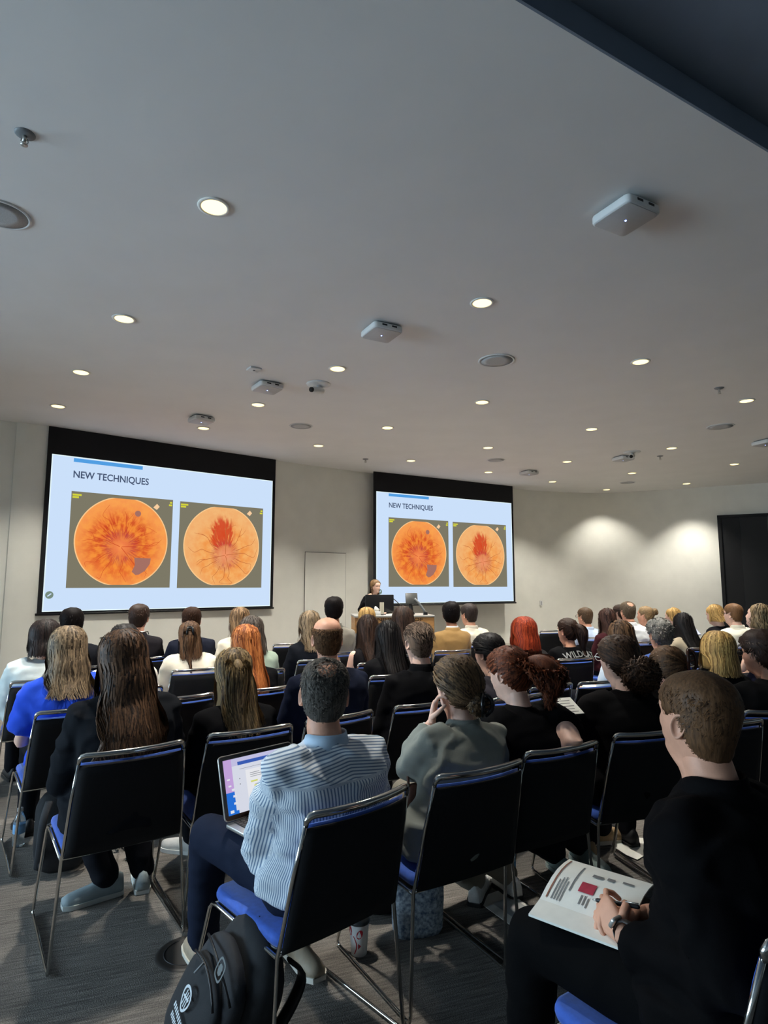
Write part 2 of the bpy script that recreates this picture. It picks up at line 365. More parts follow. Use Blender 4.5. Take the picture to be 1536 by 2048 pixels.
apbox(1530, 881, R(20), 'white ceiling box cut by the right edge of the picture')
o = thing('sensor_plate', 'small square white plate on the ceiling beside a white box', 'ceiling device', (un(508,737,CEIL).x, un(508,737,CEIL).y, CEIL), R(35))
b = MB(); b.rprism(0, 0, -.02, 0, .13, .13, .008, .004); b.build('cover', M_WHITEP, o, sharp=40)
b = MB(); b.cyl(0, 0, -.026, -.019, .012); b.build('sensor_eye', M_GREYP, o)
M_GRILLE = mat('speaker_grille', (176,178,178), .7, vary=.12, vscale=120)
def speaker(u, v, r, label):
    p = un(u, v, CEIL); o = thing('ceiling_speaker', label, 'speaker', (p.x, p.y, CEIL), 0, 'round ceiling speakers')
    b = MB(); b.lathe([(r*.9,-.006),(r*.93,-.010),(r,-.007),(r*1.02,0),(r*.9,0),(r*.9,-.006)], seg=36, caps=False); b.build('rim', M_WHITEP, o)
    b = MB(); b.lathe([(.001,-.009),(r*.5,-.0088),(r*.9,-.007)], seg=36); b.build('grille', M_GRILLE, o)
speaker(993, 721, .19, 'round flush ceiling speaker right of the middle ceiling box')
speaker(602, 852, .17, 'round flush ceiling speaker in front of the left screen')
speaker(1441, 853, .19, 'round flush ceiling speaker near the right edge of the ceiling')
speaker(992, 920, .17, 'round flush ceiling speaker above the second screen')
speaker(2, 428, .17, 'round flush ceiling speaker cut by the left edge of the picture')
speaker(1255, 965, .17, 'farthest round ceiling speaker by the bend of the curved wall')
def sprinkler(u, v, label, s=1.0):
    p = un(u, v, CEIL); o = thing('sprinkler', label, 'sprinkler', (p.x, p.y, CEIL), .4, 'ceiling sprinklers')
    b = MB(); b.lathe([(.02*s,-.012),(.045*s,-.01),(.055*s,-.003),(.056*s,0),(.02*s,0)], seg=24); b.build('escutcheon', M_GREYP, o)
    b = MB(); b.cyl(0, 0, -.05*s, -.005, .011*s, seg=12); b.build('stem', M_ALU, o)
    b = MB(); b.tube([(-.014*s,0,-.03*s),(-.02*s,0,-.05*s),(-.006*s,0,-.068*s)], .003*s, 6); b.tube([(.014*s,0,-.03*s),(.02*s,0,-.05*s),(.006*s,0,-.068*s)], .003*s, 6); b.build('yoke', M_ALU, o)
    b = MB(); b.cyl(0, 0, -.072*s, -.068*s, .02*s, seg=14); b.build('deflector', M_ALU, o)
sprinkler(50, 268, 'metal sprinkler head on the ceiling at the upper left', .9)
sprinkler(1438, 776, 'metal sprinkler head near the rightmost downlight')
sprinkler(731, 918, 'tiny sprinkler head above the flush wall door')
sprinkler(1320, 912, 'tiny sprinkler head among the far right downlights')
def dome(u, v, label):
    p = un(u, v, CEIL); o = thing('security_camera', label, 'camera', (p.x, p.y, CEIL), R(-30), 'ceiling cameras')
    b = MB(); b.lathe([(.07,-.022),(.1,-.02),(.14,-.01),(.145,0),(.05,0)], seg=28); b.build('base', M_WHITEP, o)
    b = MB(); b.tube([(0,0,-.02),(0,-.01,-.06),(0,-.03,-.075)], .022, 10); b.build('bracket', M_WHITEP, o)
    b = MB(); b.tube([(0,.06,-.07),(0,-.1,-.1)], .04, 14, round_ends=True); b.build('camera_body', M_WHITEP, o)
    b = MB(); b.tube([(0,-.1,-.1),(0,-.145,-.108)], .03, 12); b.build('lens_barrel', M_BLACK, o)
dome(637, 768, 'round ceiling camera with bracket in front of the middle downlight')
dome(1264, 904, 'far ceiling camera mounted beside a white box on the right')
# ---------------------------------------------------------------- projection screens
SW = 3.75; SH = SW*.625; SZ = 1.1156
def text_mesh(body, size, name='text', bold=.0, xs=1.0):
    c = bpy.data.curves.new(name, 'FONT'); c.body = body; c.size = size; c.offset = bold; c.resolution_u = 3
    o = bpy.data.objects.new(name, c); COL.objects.link(o); bpy.context.view_layer.update()
    me = bpy.data.meshes.new_from_object(o); bpy.data.objects.remove(o); bpy.data.curves.remove(c)
    vs = np.array([v.co[:] for v in me.vertices]); w = vs[:, 0].max()-vs[:, 0].min()
    return me, w, vs[:, 0].min()
def flat_text(body, width, height, m, parent, name, M, bold=.0):
    """lettering as a flat mesh: width and height of the whole word, in the local plane given by M (x right, y up)"""
    me, w, x0 = text_mesh(body, 1.0, name, bold)
    ys = [v.co.y for v in me.vertices]; h = max(ys)-min(ys); y0 = min(ys)
    for v in me.vertices: v.co = M @ Vector(((v.co.x-x0)/w*width, (v.co.y-y0)/h*height, v.co.z))
    me.materials.clear(); me.materials.append(m); me.update()
    return link(name, me, parent)
XZ = lambda x, y, z: Matrix(((1,0,0,x),(0,0,1,y),(0,1,0,z),(0,0,0,1)))   # plane x right, z up
def fundus_mat(name, kind, cx, cz, rad):
    m = bpy.data.materials.new(name); m.use_nodes = True; nt = m.node_tree; nt.nodes.clear(); L = nt.links.new; N = nt.nodes.new
    def mth(op, a, b=None):
        n = N('ShaderNodeMath'); n.operation = op
        for k, q in enumerate((a, b)):
            if q is None: continue
            if isinstance(q, (int, float)): n.inputs[k].default_value = q
            else: L(q, n.inputs[k])
        return n.outputs[0]
    def rng(a, lo, hi, o0=0.0, o1=1.0):
        n = N('ShaderNodeMapRange'); n.interpolation_type = 'SMOOTHSTEP'; L(a, n.inputs[0])
        for k, q in zip((1, 2, 3, 4), (lo, hi, o0, o1)): n.inputs[k].default_value = q
        return n.outputs[0]
    def noise_(x, y, sc, det=4):
        c = N('ShaderNodeCombineXYZ'); L(x, c.inputs[0]); L(y, c.inputs[1]); n = N('ShaderNodeTexNoise'); n.inputs['Scale'].default_value = sc; n.inputs['Detail'].default_value = det
        L(c.outputs[0], n.inputs['Vector']); return n.outputs['Fac']
    def mix(f, a, b):
        n = N('ShaderNodeMix'); n.data_type = 'RGBA'; L(f, n.inputs[0])
        for k, q in ((6, a), (7, b)):
            if isinstance(q, tuple): n.inputs[k].default_value = (*lin(q), 1)
            else: L(q, n.inputs[k])
        return n.outputs[2]
    tc = N('ShaderNodeTexCoord'); s = N('ShaderNodeSeparateXYZ'); L(tc.outputs['Object'], s.inputs[0])
    X = mth('DIVIDE', mth('SUBTRACT', s.outputs[0], cx), rad); Z = mth('DIVIDE', mth('SUBTRACT', s.outputs[2], cz), rad)
    dx = mth('SUBTRACT', X, -.04 if kind == 0 else .08); dz = mth('SUBTRACT', Z, -.12 if kind == 0 else -.22)
    r = mth('SQRT', mth('ADD', mth('MULTIPLY', dx, dx), mth('MULTIPLY', dz, dz))); an = mth('ARCTAN2', dx, dz)
    ray = noise_(mth('MULTIPLY', an, 5.0), mth('MULTIPLY', r, 2.2), 1.6, 5); blot = noise_(mth('MULTIPLY', X, 3.5), mth('MULTIPLY', Z, 3.5), 1.5, 5); fine = noise_(mth('MULTIPLY', an, 16.0), mth('MULTIPLY', r, 4), 1.5, 3)
    up = rng(Z, -.9, .6, .35, 1.0)
    if kind == 0:
        band = mth('MULTIPLY', rng(r, .12, .3), rng(r, .45, .95, 1.0, 0.0)); hem = mth('MULTIPLY', rng(mth('ADD', mth('MULTIPLY', ray, .6), mth('MULTIPLY', fine, .4)), .41, .57), band); hem = mth('MULTIPLY', mth('MULTIPLY', hem, up), rng(blot, .36, .56, .25, 1.0))
    else:
        e = mth('SQRT', mth('ADD', mth('MULTIPLY', mth('SUBTRACT', X, -.02), mth('MULTIPLY', mth('SUBTRACT', X, -.02), 4.0)), mth('MULTIPLY', mth('SUBTRACT', Z, .28), mth('MULTIPLY', mth('SUBTRACT', Z, .28), 2.2))))
        hem = mth('MULTIPLY', rng(mth('ADD', ray, mth('MULTIPLY', e, -.35)), .18, .34), rng(r, .18, .3))
        hem = mth('MULTIPLY', hem, rng(e, .5, .8, 1.0, 0.0))
    base = mix(rng(blot, .3, .7), (248,150,58), (238,118,52)) if kind == 0 else mix(rng(blot, .3, .7), (246,178,104), (240,150,74))
    edge = rng(r, .5, 1.05); base = mix(mth('MULTIPLY', edge, .55), base, (250,172,98) if kind == 0 else (240,188,130))
    halo = rng(r, .05, .42, 1.0, 0.0); base = mix(mth('MULTIPLY', halo, .55), base, (226,110,84) if kind == 0 else (214,120,108))
    col = mix(mth('MULTIPLY', hem, .85), base, (188,36,30) if kind == 0 else (206,44,24))
    ring = mth('MULTIPLY', rng(r, .14, .28), rng(r, .3, .46, 1.0, 0.0)); col = mix(mth('MULTIPLY', mth('MULTIPLY', ring, rng(fine, .42, .6)), .6), col, (176,62,72))
    core = rng(r, .0, .17, 1.0, 0.0); col = mix(mth('MULTIPLY', core, .8), col, (252,150,80) if kind == 0 else (246,150,104))
    rr = mth('SQRT', mth('ADD', mth('MULTIPLY', X, X), mth('MULTIPLY', Z, Z))); col = mix(rng(rr, .965, .99), col, (255,206,146))
    em = N('ShaderNodeEmission'); L(col, em.inputs[0]); em.inputs[1].default_value = SLIDE_E; o = N('ShaderNodeOutputMaterial'); L(em.outputs[0], o.inputs[0]); return m
M_SLIDE = emis('slide_white', (203,224,250), SLIDE_E); M_SLBAR = emis('slide_blue', (82,158,226), SLIDE_E); M_SLTXT = emis('slide_text', (70,84,112), SLIDE_E)
M_PICBG = emis('slide_picture_grey', (124,120,102), SLIDE_E); M_VES = emis('slide_vessel', (206,84,44), SLIDE_E); M_VES2 = emis('slide_vessel_brown', (190,104,58), SLIDE_E)
M_PATCH = emis('slide_grey_patch', (164,112,100), SLIDE_E); M_TAGC = emis('slide_notch', (248,206,160), SLIDE_E); M_YEL = emis('slide_yellow', (214,214,60), SLIDE_E); M_ICON = emis('slide_icon', (118,138,126), SLIDE_E); M_SLEDGE = emis('slide_edge', (232,250,252), SLIDE_E)
FU = [fundus_mat('fundus_left', 0, .288*SW, .458*SH, .1905*SW), fundus_mat('fundus_right', 1, .741*SW, .456*SH, .1905*SW)]
def quad(b, x0, x1, z0, z1, y): b.add([(x0,y,z0),(x1,y,z0),(x1,y,z1),(x0,y,z1)], [(0,1,2,3)])
def vessel(b, pts, w0, w1, y):
    P = crom(pts, 6); L_, R_ = [], []
    for i, p in enumerate(P):
        t = (P[min(i+1, len(P)-1)]-P[max(i-1, 0)]).normalized(); n = V(-t.y, t.x, 0); w = w0+(w1-w0)*i/(len(P)-1)
        L_.append(p+n*w); R_.append(p-n*w)
    b.add([(p.x, y, p.y) for p in L_]+[(p.x, y, p.y) for p in R_], [(i, i+1, len(P)+i+1, len(P)+i) for i in range(len(P)-1)])
def screen(ox, oy, yaw, label):
    o = thing('projection_screen', label, 'screen', (ox, oy, SZ), yaw, 'wall projection screens')
    mx, mb, mt = .0168*SW, .0101*SW, CEIL-SZ-SH-.002
    b = MB(); b.box(-mx, SW+mx, 0, .012, -mb, SH+mt); b.build('black_border', M_MASK, o, smooth=False)
    b = MB(); b.tube([(-mx-.02, .006, -mb), (SW+mx+.02, .006, -mb)], .018, 10); b.build('bottom_bar', M_BLACK, o)
    b = MB(); b.box(0, SW, -.006, -.001, 0, SH); sl = b.build('slide', M_SLIDE, o, smooth=False)
    b = MB(); e = .014
    quad(b, 0, SW, 0, e, -.0072); quad(b, 0, SW, SH-e, SH, -.0072); quad(b, 0, e, e, SH-e, -.0072); quad(b, SW-e, SW, e, SH-e, -.0072); b.build('slide_margin', M_SLEDGE, sl, smooth=False)
    b = MB(); quad(b, .08*SW, .356*SW, .965*SH, .99*SH, -.008); b.build('title_bar', M_SLBAR, sl, smooth=False)
    flat_text('NEW TECHNIQUES', .303*SW, .056*SH, M_SLTXT, sl, 'title_text', XZ(.082*SW, -.008, .852*SH), .02)
    for k, (x0, x1, z0, z1, cx, cz) in enumerate(((.079, .496, .147, .772, .288, .458), (.5285, .9495, .144, .768, .741, .456))):
        b = MB(); quad(b, x0*SW, x1*SW, z0*SH, z1*SH, -.008); b.build('picture_background', M_PICBG, sl, smooth=False)
        b = MB(); r = .1905*SW; cz_ = cz*SH; cx_ = cx*SW; pts = []
        for i in range(72):
            a = 2*math.pi*i/72; pts.append((cx_+r*math.cos(a), -.0095, cz_+max(-.684*1.0, min(.684, r*math.sin(a)))))
        b.add(pts, [tuple(range(72))]); b.build('eye_picture', FU[k], sl, smooth=False)
        rnd = random.Random(5+k); b = MB(); c0 = V(cx_+(-.04 if k == 0 else .08)*r, cz_+(-.12 if k == 0 else -.22)*r, 0)
        for i in range(9 if k == 0 else 15):
            a = 2*math.pi*i/(9 if k == 0 else 15)+rnd.uniform(-.15, .15); P = [c0+V(math.cos(a), math.sin(a), 0)*r*(.3 if i % 4 else .02)]
            ln = rnd.uniform(.75, .98)
            for j in range(1, 5):
                rr = r*(.3+(ln-.3)*j/4); a2 = a+rnd.uniform(-.07, .07)*j*.6+.05*math.sin(j*2.1+i); q = c0+V(math.cos(a2), math.sin(a2), 0)*rr
                dq = V(q.x-cx_, q.y-cz_, 0)
                if dq.length > r*.94: q = V(cx_, cz_, 0)+dq*(r*.94/dq.length)
                q.y = max(cz_-.66, min(cz_+.66, q.y)); P.append(q)
            vessel(b, P, .0052, .002, -.0105)
            if i % 2 == 0:
                q = P[2]; a3 = a+.35; e_ = q+V(math.cos(a3), math.sin(a3), 0)*r*.26; dq = V(e_.x-cx_, e_.y-cz_, 0)
                if dq.length < r*.92 and abs(dq.y) < .65: vessel(b, [q, (q+e_)/2+V(.01, .02, 0), e_], .0045, .002, -.0105)
        b.build('blood_vessels', M_VES if k == 0 else M_VES2, sl, smooth=False)
        b = MB(); tx, tz = ((.417, .715), (.869, .723))[k]; tx *= SW; tz *= SH
        b.add([(tx-.03, -.0108, tz-.02), (tx+.03, -.0108, tz-.055), (tx+.075, -.0108, tz+.0), (tx+.03, -.0108, tz+.045)], [(0,1,2,3)]); b.build('orientation_notch', M_TAGC, sl, smooth=False)
        b = MB()
        for j, (xa, wa) in enumerate(((x0+.004, .034), (x0+.004, .024))): quad(b, xa*SW, (xa+wa)*SW, (z1-.012-.016*(j+1))*SH, (z1-.012-.016*j-.004)*SH, -.0098)
        quad(b, (x1-.014)*SW, (x1-.004)*SW, (z1-.028)*SH, (z1-.016)*SH, -.0098); quad(b, (x1-.018)*SW, (x1-.004)*SW, (z1-.046)*SH, (z1-.034)*SH, -.0098)
        b.build('caption', M_YEL, sl, smooth=False)
        if k == 0:
            b = MB(); P = [(.338,.352),(.372,.35),(.408,.349),(.405,.31),(.385,.262),(.36,.236),(.346,.233),(.33,.255),(.342,.30)]
            b.add([(x*SW, -.0109, z*SH) for x, z in P], [tuple(range(len(P)))]); b.build('grey_patch', M_PATCH, sl, smooth=False); b = MB()
            P = [(.345+.013*math.cos(a*.524), .655+.021*math.sin(a*.524)) for a in range(12)]; b.add([(x*SW, -.0109, z*SH) for x, z in P], [tuple(range(12))])
            b.build('grey_patch', M_PATCH, sl, smooth=False)
    b = MB(); b.add([(.022*SW+.055*math.cos(a*.26), -.008, .104*SH+.055*math.sin(a*.26)) for a in range(24)], [tuple(range(24))]); ic = b.build('pen_icon', M_ICON, sl, smooth=False)
    b = MB(); vessel(b, [V(.022*SW-.025, .104*SH-.02, 0), V(.022*SW+.025, .104*SH+.02, 0)], .008, .008, -.0085); b.build('pen_stroke', M_SLIDE, ic, smooth=False) if False else b.build('pen_stroke', M_SLIDE, sl, smooth=False)
screen(-1.3285*SW, 2.3855*SW, R(40.14), 'large projection screen on the left showing two orange eye images')
screen(-.0434*SW, 3.3726*SW, R(30.43), 'second projection screen behind the speaker, showing the same slide')
# ---------------------------------------------------------------- lectern with monitors
M_WOOD = mat('lectern_wood', (176,132,82), .5, vary=.18, vscale=5, stretch=(1, 1, 7)); M_TOP = mat('lectern_top', (150,150,146), .4, vary=.03)
LY = 10.0; c = uny(790, 1231, LY); LZ = c.z
lec = thing('lectern', 'wide wooden lectern with grey top in front of the second screen', 'lectern', (c.x, LY, 0), R(8))
b = MB(); b.rprism(0, .35, LZ-.03, LZ, 1.32, .78, .03, .006); b.build('top', M_TOP, lec, sharp=40)
for i in range(4):
    x0 = -.64+.32*i; b = MB(); b.box(x0+.003, x0+.317, -.02, .0, .06, LZ-.03); b.build('front_panel', M_WOOD, lec, smooth=False)
for s in (-1, 1):
    b = MB(); b.box(s*.64-.012, s*.64+.012, 0, .7, .06, LZ-.03); b.build('side_panel', M_WOOD, lec, smooth=False)
b = MB(); b.box(-.6, .6, .03, .66, 0, .06); b.build('plinth', M_BLACK, lec, smooth=False)
M_LETTER = mat('letter_brown', (44,26,16), .5, vary=.05)
flat_text('UNIVERSITY OF', .84, .052, M_LETTER, lec, 'lettering', XZ(-.38, -.0225, LZ-.092), .01)
def lec_pt(u, v, dy): 
    q = uny(u, v, LY+dy); return q
q = uny(759, 1207, LY+.2); mo = thing('monitor', 'black computer monitor on the lectern seen from behind', 'monitor', (q.x, q.y, LZ), R(6))
hz = q.z-LZ
b = MB(); b.rprism(0, 0, -.018, .012, .475, .29, .012, .005, M=Matrix.Translation((0, 0, hz)) @ Matrix.Rotation(R(90), 4, 'X')); b.build('back_shell', M_BLACK, mo, sharp=40)
b = MB(); b.box(-.22, .22, .0185, .0205, hz-.125, hz+.125); b.build('panel', mat('monitor_glass', (8,9,11), .2, vary=.05), mo, smooth=False)
b = MB(); b.box(.0, .07, -.05, -.03, .012, hz+.02); b.build('stand_neck', mat('monitor_stand', (206,200,180), .4, vary=.03), mo, smooth=False)
b = MB(); b.rprism(.03, -.03, .0, .014, .14, .16, .02, .004); b.build('stand_foot', M_BLACK, mo, sharp=40)
q = uny(823, 1197, LY+.2); mo = thing('document_camera', 'small tilted panel on a grey arm at the right of the lectern', 'monitor', (q.x, q.y, LZ), R(4)); hz = q.z-LZ
b = MB(); b.rprism(0, 0, -.012, .012, .2, .19, .01, .004, M=Matrix.Translation((0, 0, hz)) @ Matrix.Rotation(R(66), 4, 'X')); b.build('panel', mat('panel_grey', (52,54,52), .4, vary=.05), mo, sharp=40)
b = MB(); b.tube([(.05,-.03,hz-.0),(.12,-.03,hz*.72),(.2,-.02,hz*.3),(.23,-.02,.02)], [.016,.018,.02,.02], 10); b.build('arm', M_GREYP, mo)
b = MB(); b.cyl(.23, -.02, 0, .045, .04, .034, 18); b.build('base', M_BLACK, mo, sharp=40)
b = MB(); b.tube([(-.02,-.01,hz-.06),(.0,.02,.05),(.02,.02,.0)], [.03,.035,.045], 10); b.build('support', M_BLACK, mo)
q = uny(800, 1205, LY+.3); mi = thing('microphone', 'thin gooseneck microphone beside the lectern monitor', 'microphone', (q.x+.04, q.y, LZ), 0)
b = MB(); b.cyl(0, 0, 0, .02, .05, .04, 16); b.build('base', M_BLACK, mi, sharp=40)
b = MB(); b.tube(crom([(0,0,.02),(-.01,0,.12),(-.08,0,.2),(-.16,.02,.27)], 4), .007, 8); b.build('gooseneck', M_BLACK, mi)
b = MB(); b.tube([(-.16,.02,.27),(-.19,.03,.29)], .014, 10, round_ends=True); b.build('capsule', M_BLACK, mi)
q = uny(753, 1230, LY+.1); tb = thing('tissue_box', 'white tissue box with a raised tissue on the lectern', 'tissue box', (q.x, q.y, LZ), R(10))
b = MB(); b.rprism(0, 0, 0, .06, .12, .12, .006, .003); b.build('box', M_WHITEP, tb, sharp=40)
b = MB(); b.loft([[V(r*math.cos(a*.785)+dx, r*.5*math.sin(a*.785), z) for a in range(8)] for r, z, dx in ((.035,.055,0),(.045,.09,.005),(.03,.12,-.008),(.008,.145,-.015))]); b.build('tissue', M_PAPER, tb)
q = uny(778, 1228, LY+.15); kb = thing('paper_sheet', 'pale sheet of paper lying on the lectern by the monitor', 'paper', (q.x, q.y, LZ), R(14))
b = MB(); b.box(-.1, .1, -.14, .14, .0, .004); b.build('sheet', M_PAPER, kb, smooth=False)
# ---------------------------------------------------------------- chairs
def chair_meshes():
    P = {}
    b = MB()
    for s in (-1, 1):
        path = [(s*.207,-.300,.812),(s*.222,-.262,.66),(s*.233,-.212,.45),(s*.236,-.204,.42),(s*.262,-.222,.03),(s*.263,-.215,.012),(s*.263,-.19,.009),(s*.263,.31,.009),(s*.263,.333,.013),(s*.261,.336,.03),(s*.240,.222,.405),(s*.238,.205,.423),(s*.236,.18,.425),(s*.236,-.2,.418)]
        c = MB(); c.tube(path, .0068, 8); P['side_frame%d' % s] = c.mesh('side_frame', M_CHROME)
    c = MB(); n = 13; pts = [(-.207,-.300,.806),(-.206,-.302,.823),(-.197,-.308,.836)]
    for i in range(n):
        x = -.185+.37*i/(n-1); pts.append((x, -.312-.03*(1-(x/.19)**2), .840))
    pts += [(.197,-.308,.836),(.206,-.302,.823),(.207,-.300,.806)]
    c.tube(pts, [.007,.0095]+[.012]*(len(pts)-4)+[.0095,.007], 10); P['top_rail'] = c.mesh('top_rail', M_CHROME)
    c = MB(); c.tube([(-.236,-.204,.424),(.236,-.204,.424)], .0068, 8); c.tube([(-.238,.2,.421),(.238,.2,.421)], .0068, 8); P['crossbar'] = c.mesh('crossbar', M_CHROME)
    def surf(x, z):
        t = (z-.43)/(.82-.43); return -.208-.085*t-.006-.034*(1-(x/.215)**2)*(.35+.65*t)
    def shell(x1, x2, z1, z2top, y0, y1, nx=12, nz=8, rr=.012, sag=0.0):
        c = MB(); rings = []
        xs = [x1+(x2-x1)*i/nx for i in range(nx+1)]
        for x in xs:
            ed = min(1, max(.0, (min(x-x1, x2-x)+.004)/.03)); ed = math.sqrt(ed); wv = .26+.0
            zt = z2top-sag*(1-(x/.2)**2); ring = []
            wid = .214+(.236-.214)*0
            for i in range(nz+1):
                z = z1+(zt-z1)*i/nz; k = 1.0 if 0 < i < nz else .35
                xx = x*(1+.11*(1-(z-.43)/.39)); ring.append(V(xx, surf(x, z)+y0+(y1-y0)*(.5+.5*k*ed), z))
            for i in range(nz, -1, -1):
                z = z1+(zt-z1)*i/nz; k = 1.0 if 0 < i < nz else .35
                xx = x*(1+.11*(1-(z-.43)/.39)); ring.append(V(xx, surf(x, z)+y0+(y1-y0)*(.5-.5*k*ed), z))
            rings.append(ring)
        c.loft(rings); return c
    P['back_cushion'] = shell(-.197, .197, .45, .808, .0, .024).mesh('back_cushion', M_BLUE)
    P['back_panel'] = shell(-.207, .207, .428, .802, -.012, .006).mesh('back_panel', M_BACKFAB)
    c = MB(); c.rprism(0, .01, .428, .468, .462, .445, .05, .016, nc=6); P['seat_cushion'] = c.mesh('seat_cushion', M_BLUE)
    c = MB(); c.rprism(0, .01, .414, .43, .45, .43, .05, .005, nc=5); P['seat_pan'] = c.mesh('seat_pan', M_BLACK)
    return P
CH = chair_meshes()
def chair(x, y, ang, label):
    o = thing('chair', label, 'chair', (x, y, 0), R(ang), 'blue and black meeting room chairs')
    for k, me in CH.items(): link(k.rstrip('-1') if k.startswith('side') else k, me, o)
    return o
def chair_from_rail(u0, v0, u1, v1, ang=None, which='M'):
    """seat centre and angle of the chair whose top rail is seen between two pixels"""
    a, b_ = un(u0, v0, .835), un(u1, v1, .835)
    if ang is None: ang = math.degrees(math.atan2(b_.y-a.y, b_.x-a.x))
    d = V(math.cos(R(ang)), math.sin(R(ang)), 0); f = V(-d.y, d.x, 0)
    if which == 'M': m = (a+b_)/2
    elif which == 'L': m = a+d*.205
    else: m = b_-d*.205
    p = m+f*.302; return (p.x, p.y, ang)
# ---------------------------------------------------------------- people
#            z      front  back   halfwidth
HEADTAB = [(-.050, .030, -.074, .050), (-.025, .042, -.076, .052), (-.008, .072, -.078, .053), (.004, .088, -.079, .050), (.018, .094, -.080, .053), (.034, .090, -.082, .059), (.050, .095, -.085, .064), (.064, .092, -.089, .068), (.082, .093, -.094, .071),
           (.100, .092, -.099, .073), (.114, .089, -.102, .0745), (.130, .0945, -.104, .0755), (.150, .094, -.1045, .0765), (.168, .087, -.102, .0755), (.186, .073, -.094, .070), (.201, .054, -.080, .059), (.213, .031, -.060, .044), (.221, .008, -.038, .026), (.2255, -.012, -.018, .004)]
def outline(th, z, off=0.0):
    """skull outline: th 0 = back, pi = face; off grows it outward"""
    f, b, w = cr_interp(z, HEADTAB); y0 = -.012
    s, c = math.sin(th), math.cos(th); e = .88
    sx = math.copysign(abs(s)**e, s); cy = math.copysign(abs(c)**e, c)
    jaw = sstep(z, .1, -.01) if c < 0 else 0.0       # chin narrows towards the front
    x = w*sx*(1-.42*jaw*max(0, -c)**1.2)
    y = y0-(y0-b)*cy if c > 0 else y0-(f-y0)*cy
    if off:
        l = math.hypot(x, y-y0) or 1; top = sstep(z, .16, .2255)
        k = off*(1-.25*top); x += k*x/l; y += k*(y-y0)/l
    return x, y
HL = [(0, .012), (40, .016), (65, .03), (82, .062), (93, .122), (102, .118), (112, .104), (120, .132), (135, .165), (150, .182), (180, .188)]
def hairline(th):
    d = abs(math.degrees(math.atan2(math.sin(th), math.cos(th)))); return interp(d, HL)[0]
def head_geo(lod, female):
    """head with nose, brow, eye sockets, lips, chin and ears, in head space (z 0 = chin)"""
    b = MB(); n = (64, 40, 28)[lod]; zs = [-.05, -.035, -.02, -.01, -.003, .004, .011, .018, .026, .034, .040, .0445, .0475, .050, .0525, .0555, .060, .064, .068, .072, .077, .083, .09, .097, .104, .109, .114, .119, .125, .131, .138, .146, .155, .165, .175, .184, .192, .2, .207, .213, .218, .222, .2255]
    if lod: zs = zs[::2] if lod == 1 else zs[::3]+[.2255]
    rings = []; nk = .8 if female else 1.0; jw = .94 if female else 1.0
    for z in zs:
        ring = []
        for k in range(n):
            th = 2*math.pi*k/n; x, y = outline(th, z)
            if z < .06: x *= 1-(1-jw)*sstep(z, .07, .0)
            if y > .03:
                ns = interp(z, [(.058, 0), (.066, .010), (.072, .021), (.079, .025), (.088, .0195), (.100, .0125), (.112, .0065), (.124, .002), (.132, 0)])[0]*nk
                y += ns*math.exp(-(x/.0115)**2)+(.009*nk*math.exp(-((z-.0755)/.007)**2)*math.exp(-((abs(x)-.012)/.006)**2))
                y -= .011*math.exp(-((abs(x)-.031)/.013)**2-((z-.1125)/.0095)**2)
                y += .003*math.exp(-((abs(x)-.03)/.018)**2-((z-.128)/.006)**2)*(.4 if female else 1)
                lip = math.exp(-(x/.019)**4); y += lip*(.0045*math.exp(-((z-.0565)/.004)**2)+.0055*math.exp(-((z-.0455)/.0045)**2)-.003*math.exp(-((z-.0508)/.0016)**2))
                y += .003*math.exp(-((abs(x)-.045)/.015)**2-((z-.088)/.014)**2)
            ring.append(V(x, y, z))
        rings.append(ring)
    b.loft(rings)
    # lips get their own material
    for i, f in enumerate(b.f):
        if len(f) != 4: continue
        c = sum((Vector(b.v[k]) for k in f), V(0, 0, 0))/4
        if c.y > .07 and abs(c.x) < .021-.9*abs(c.z-.051) and .041 < c.z < .060: b.m[i] = 1
    for s in (-1, 1):                                             # ears: rim, bowl and lobe
        ec = V(s*.0745, -.012, .098); tilt = Matrix.Rotation(R(10), 4, 'X'); out = Matrix.Rotation(s*R(-24), 4, 'Z')
        ne = 20 if lod == 0 else 12; rings = []
        for (k, o) in ((1.0, -.004), (1.06, .004), (1.0, .011), (.86, .0115), (.72, .006), (.45, .003), (.12, .002)):
            ring = []
            for i in range(ne):
                a = 2*math.pi*i/ne; ry = .0185*k*(1-.18*max(0, -math.sin(a))); rz = .0325*k
                p = V(s*o, ry*math.cos(a)-.002, rz*math.sin(a)); p = out @ (tilt @ p); ring.append(ec+p)
            rings.append(ring)
        b.loft(rings)
    return b
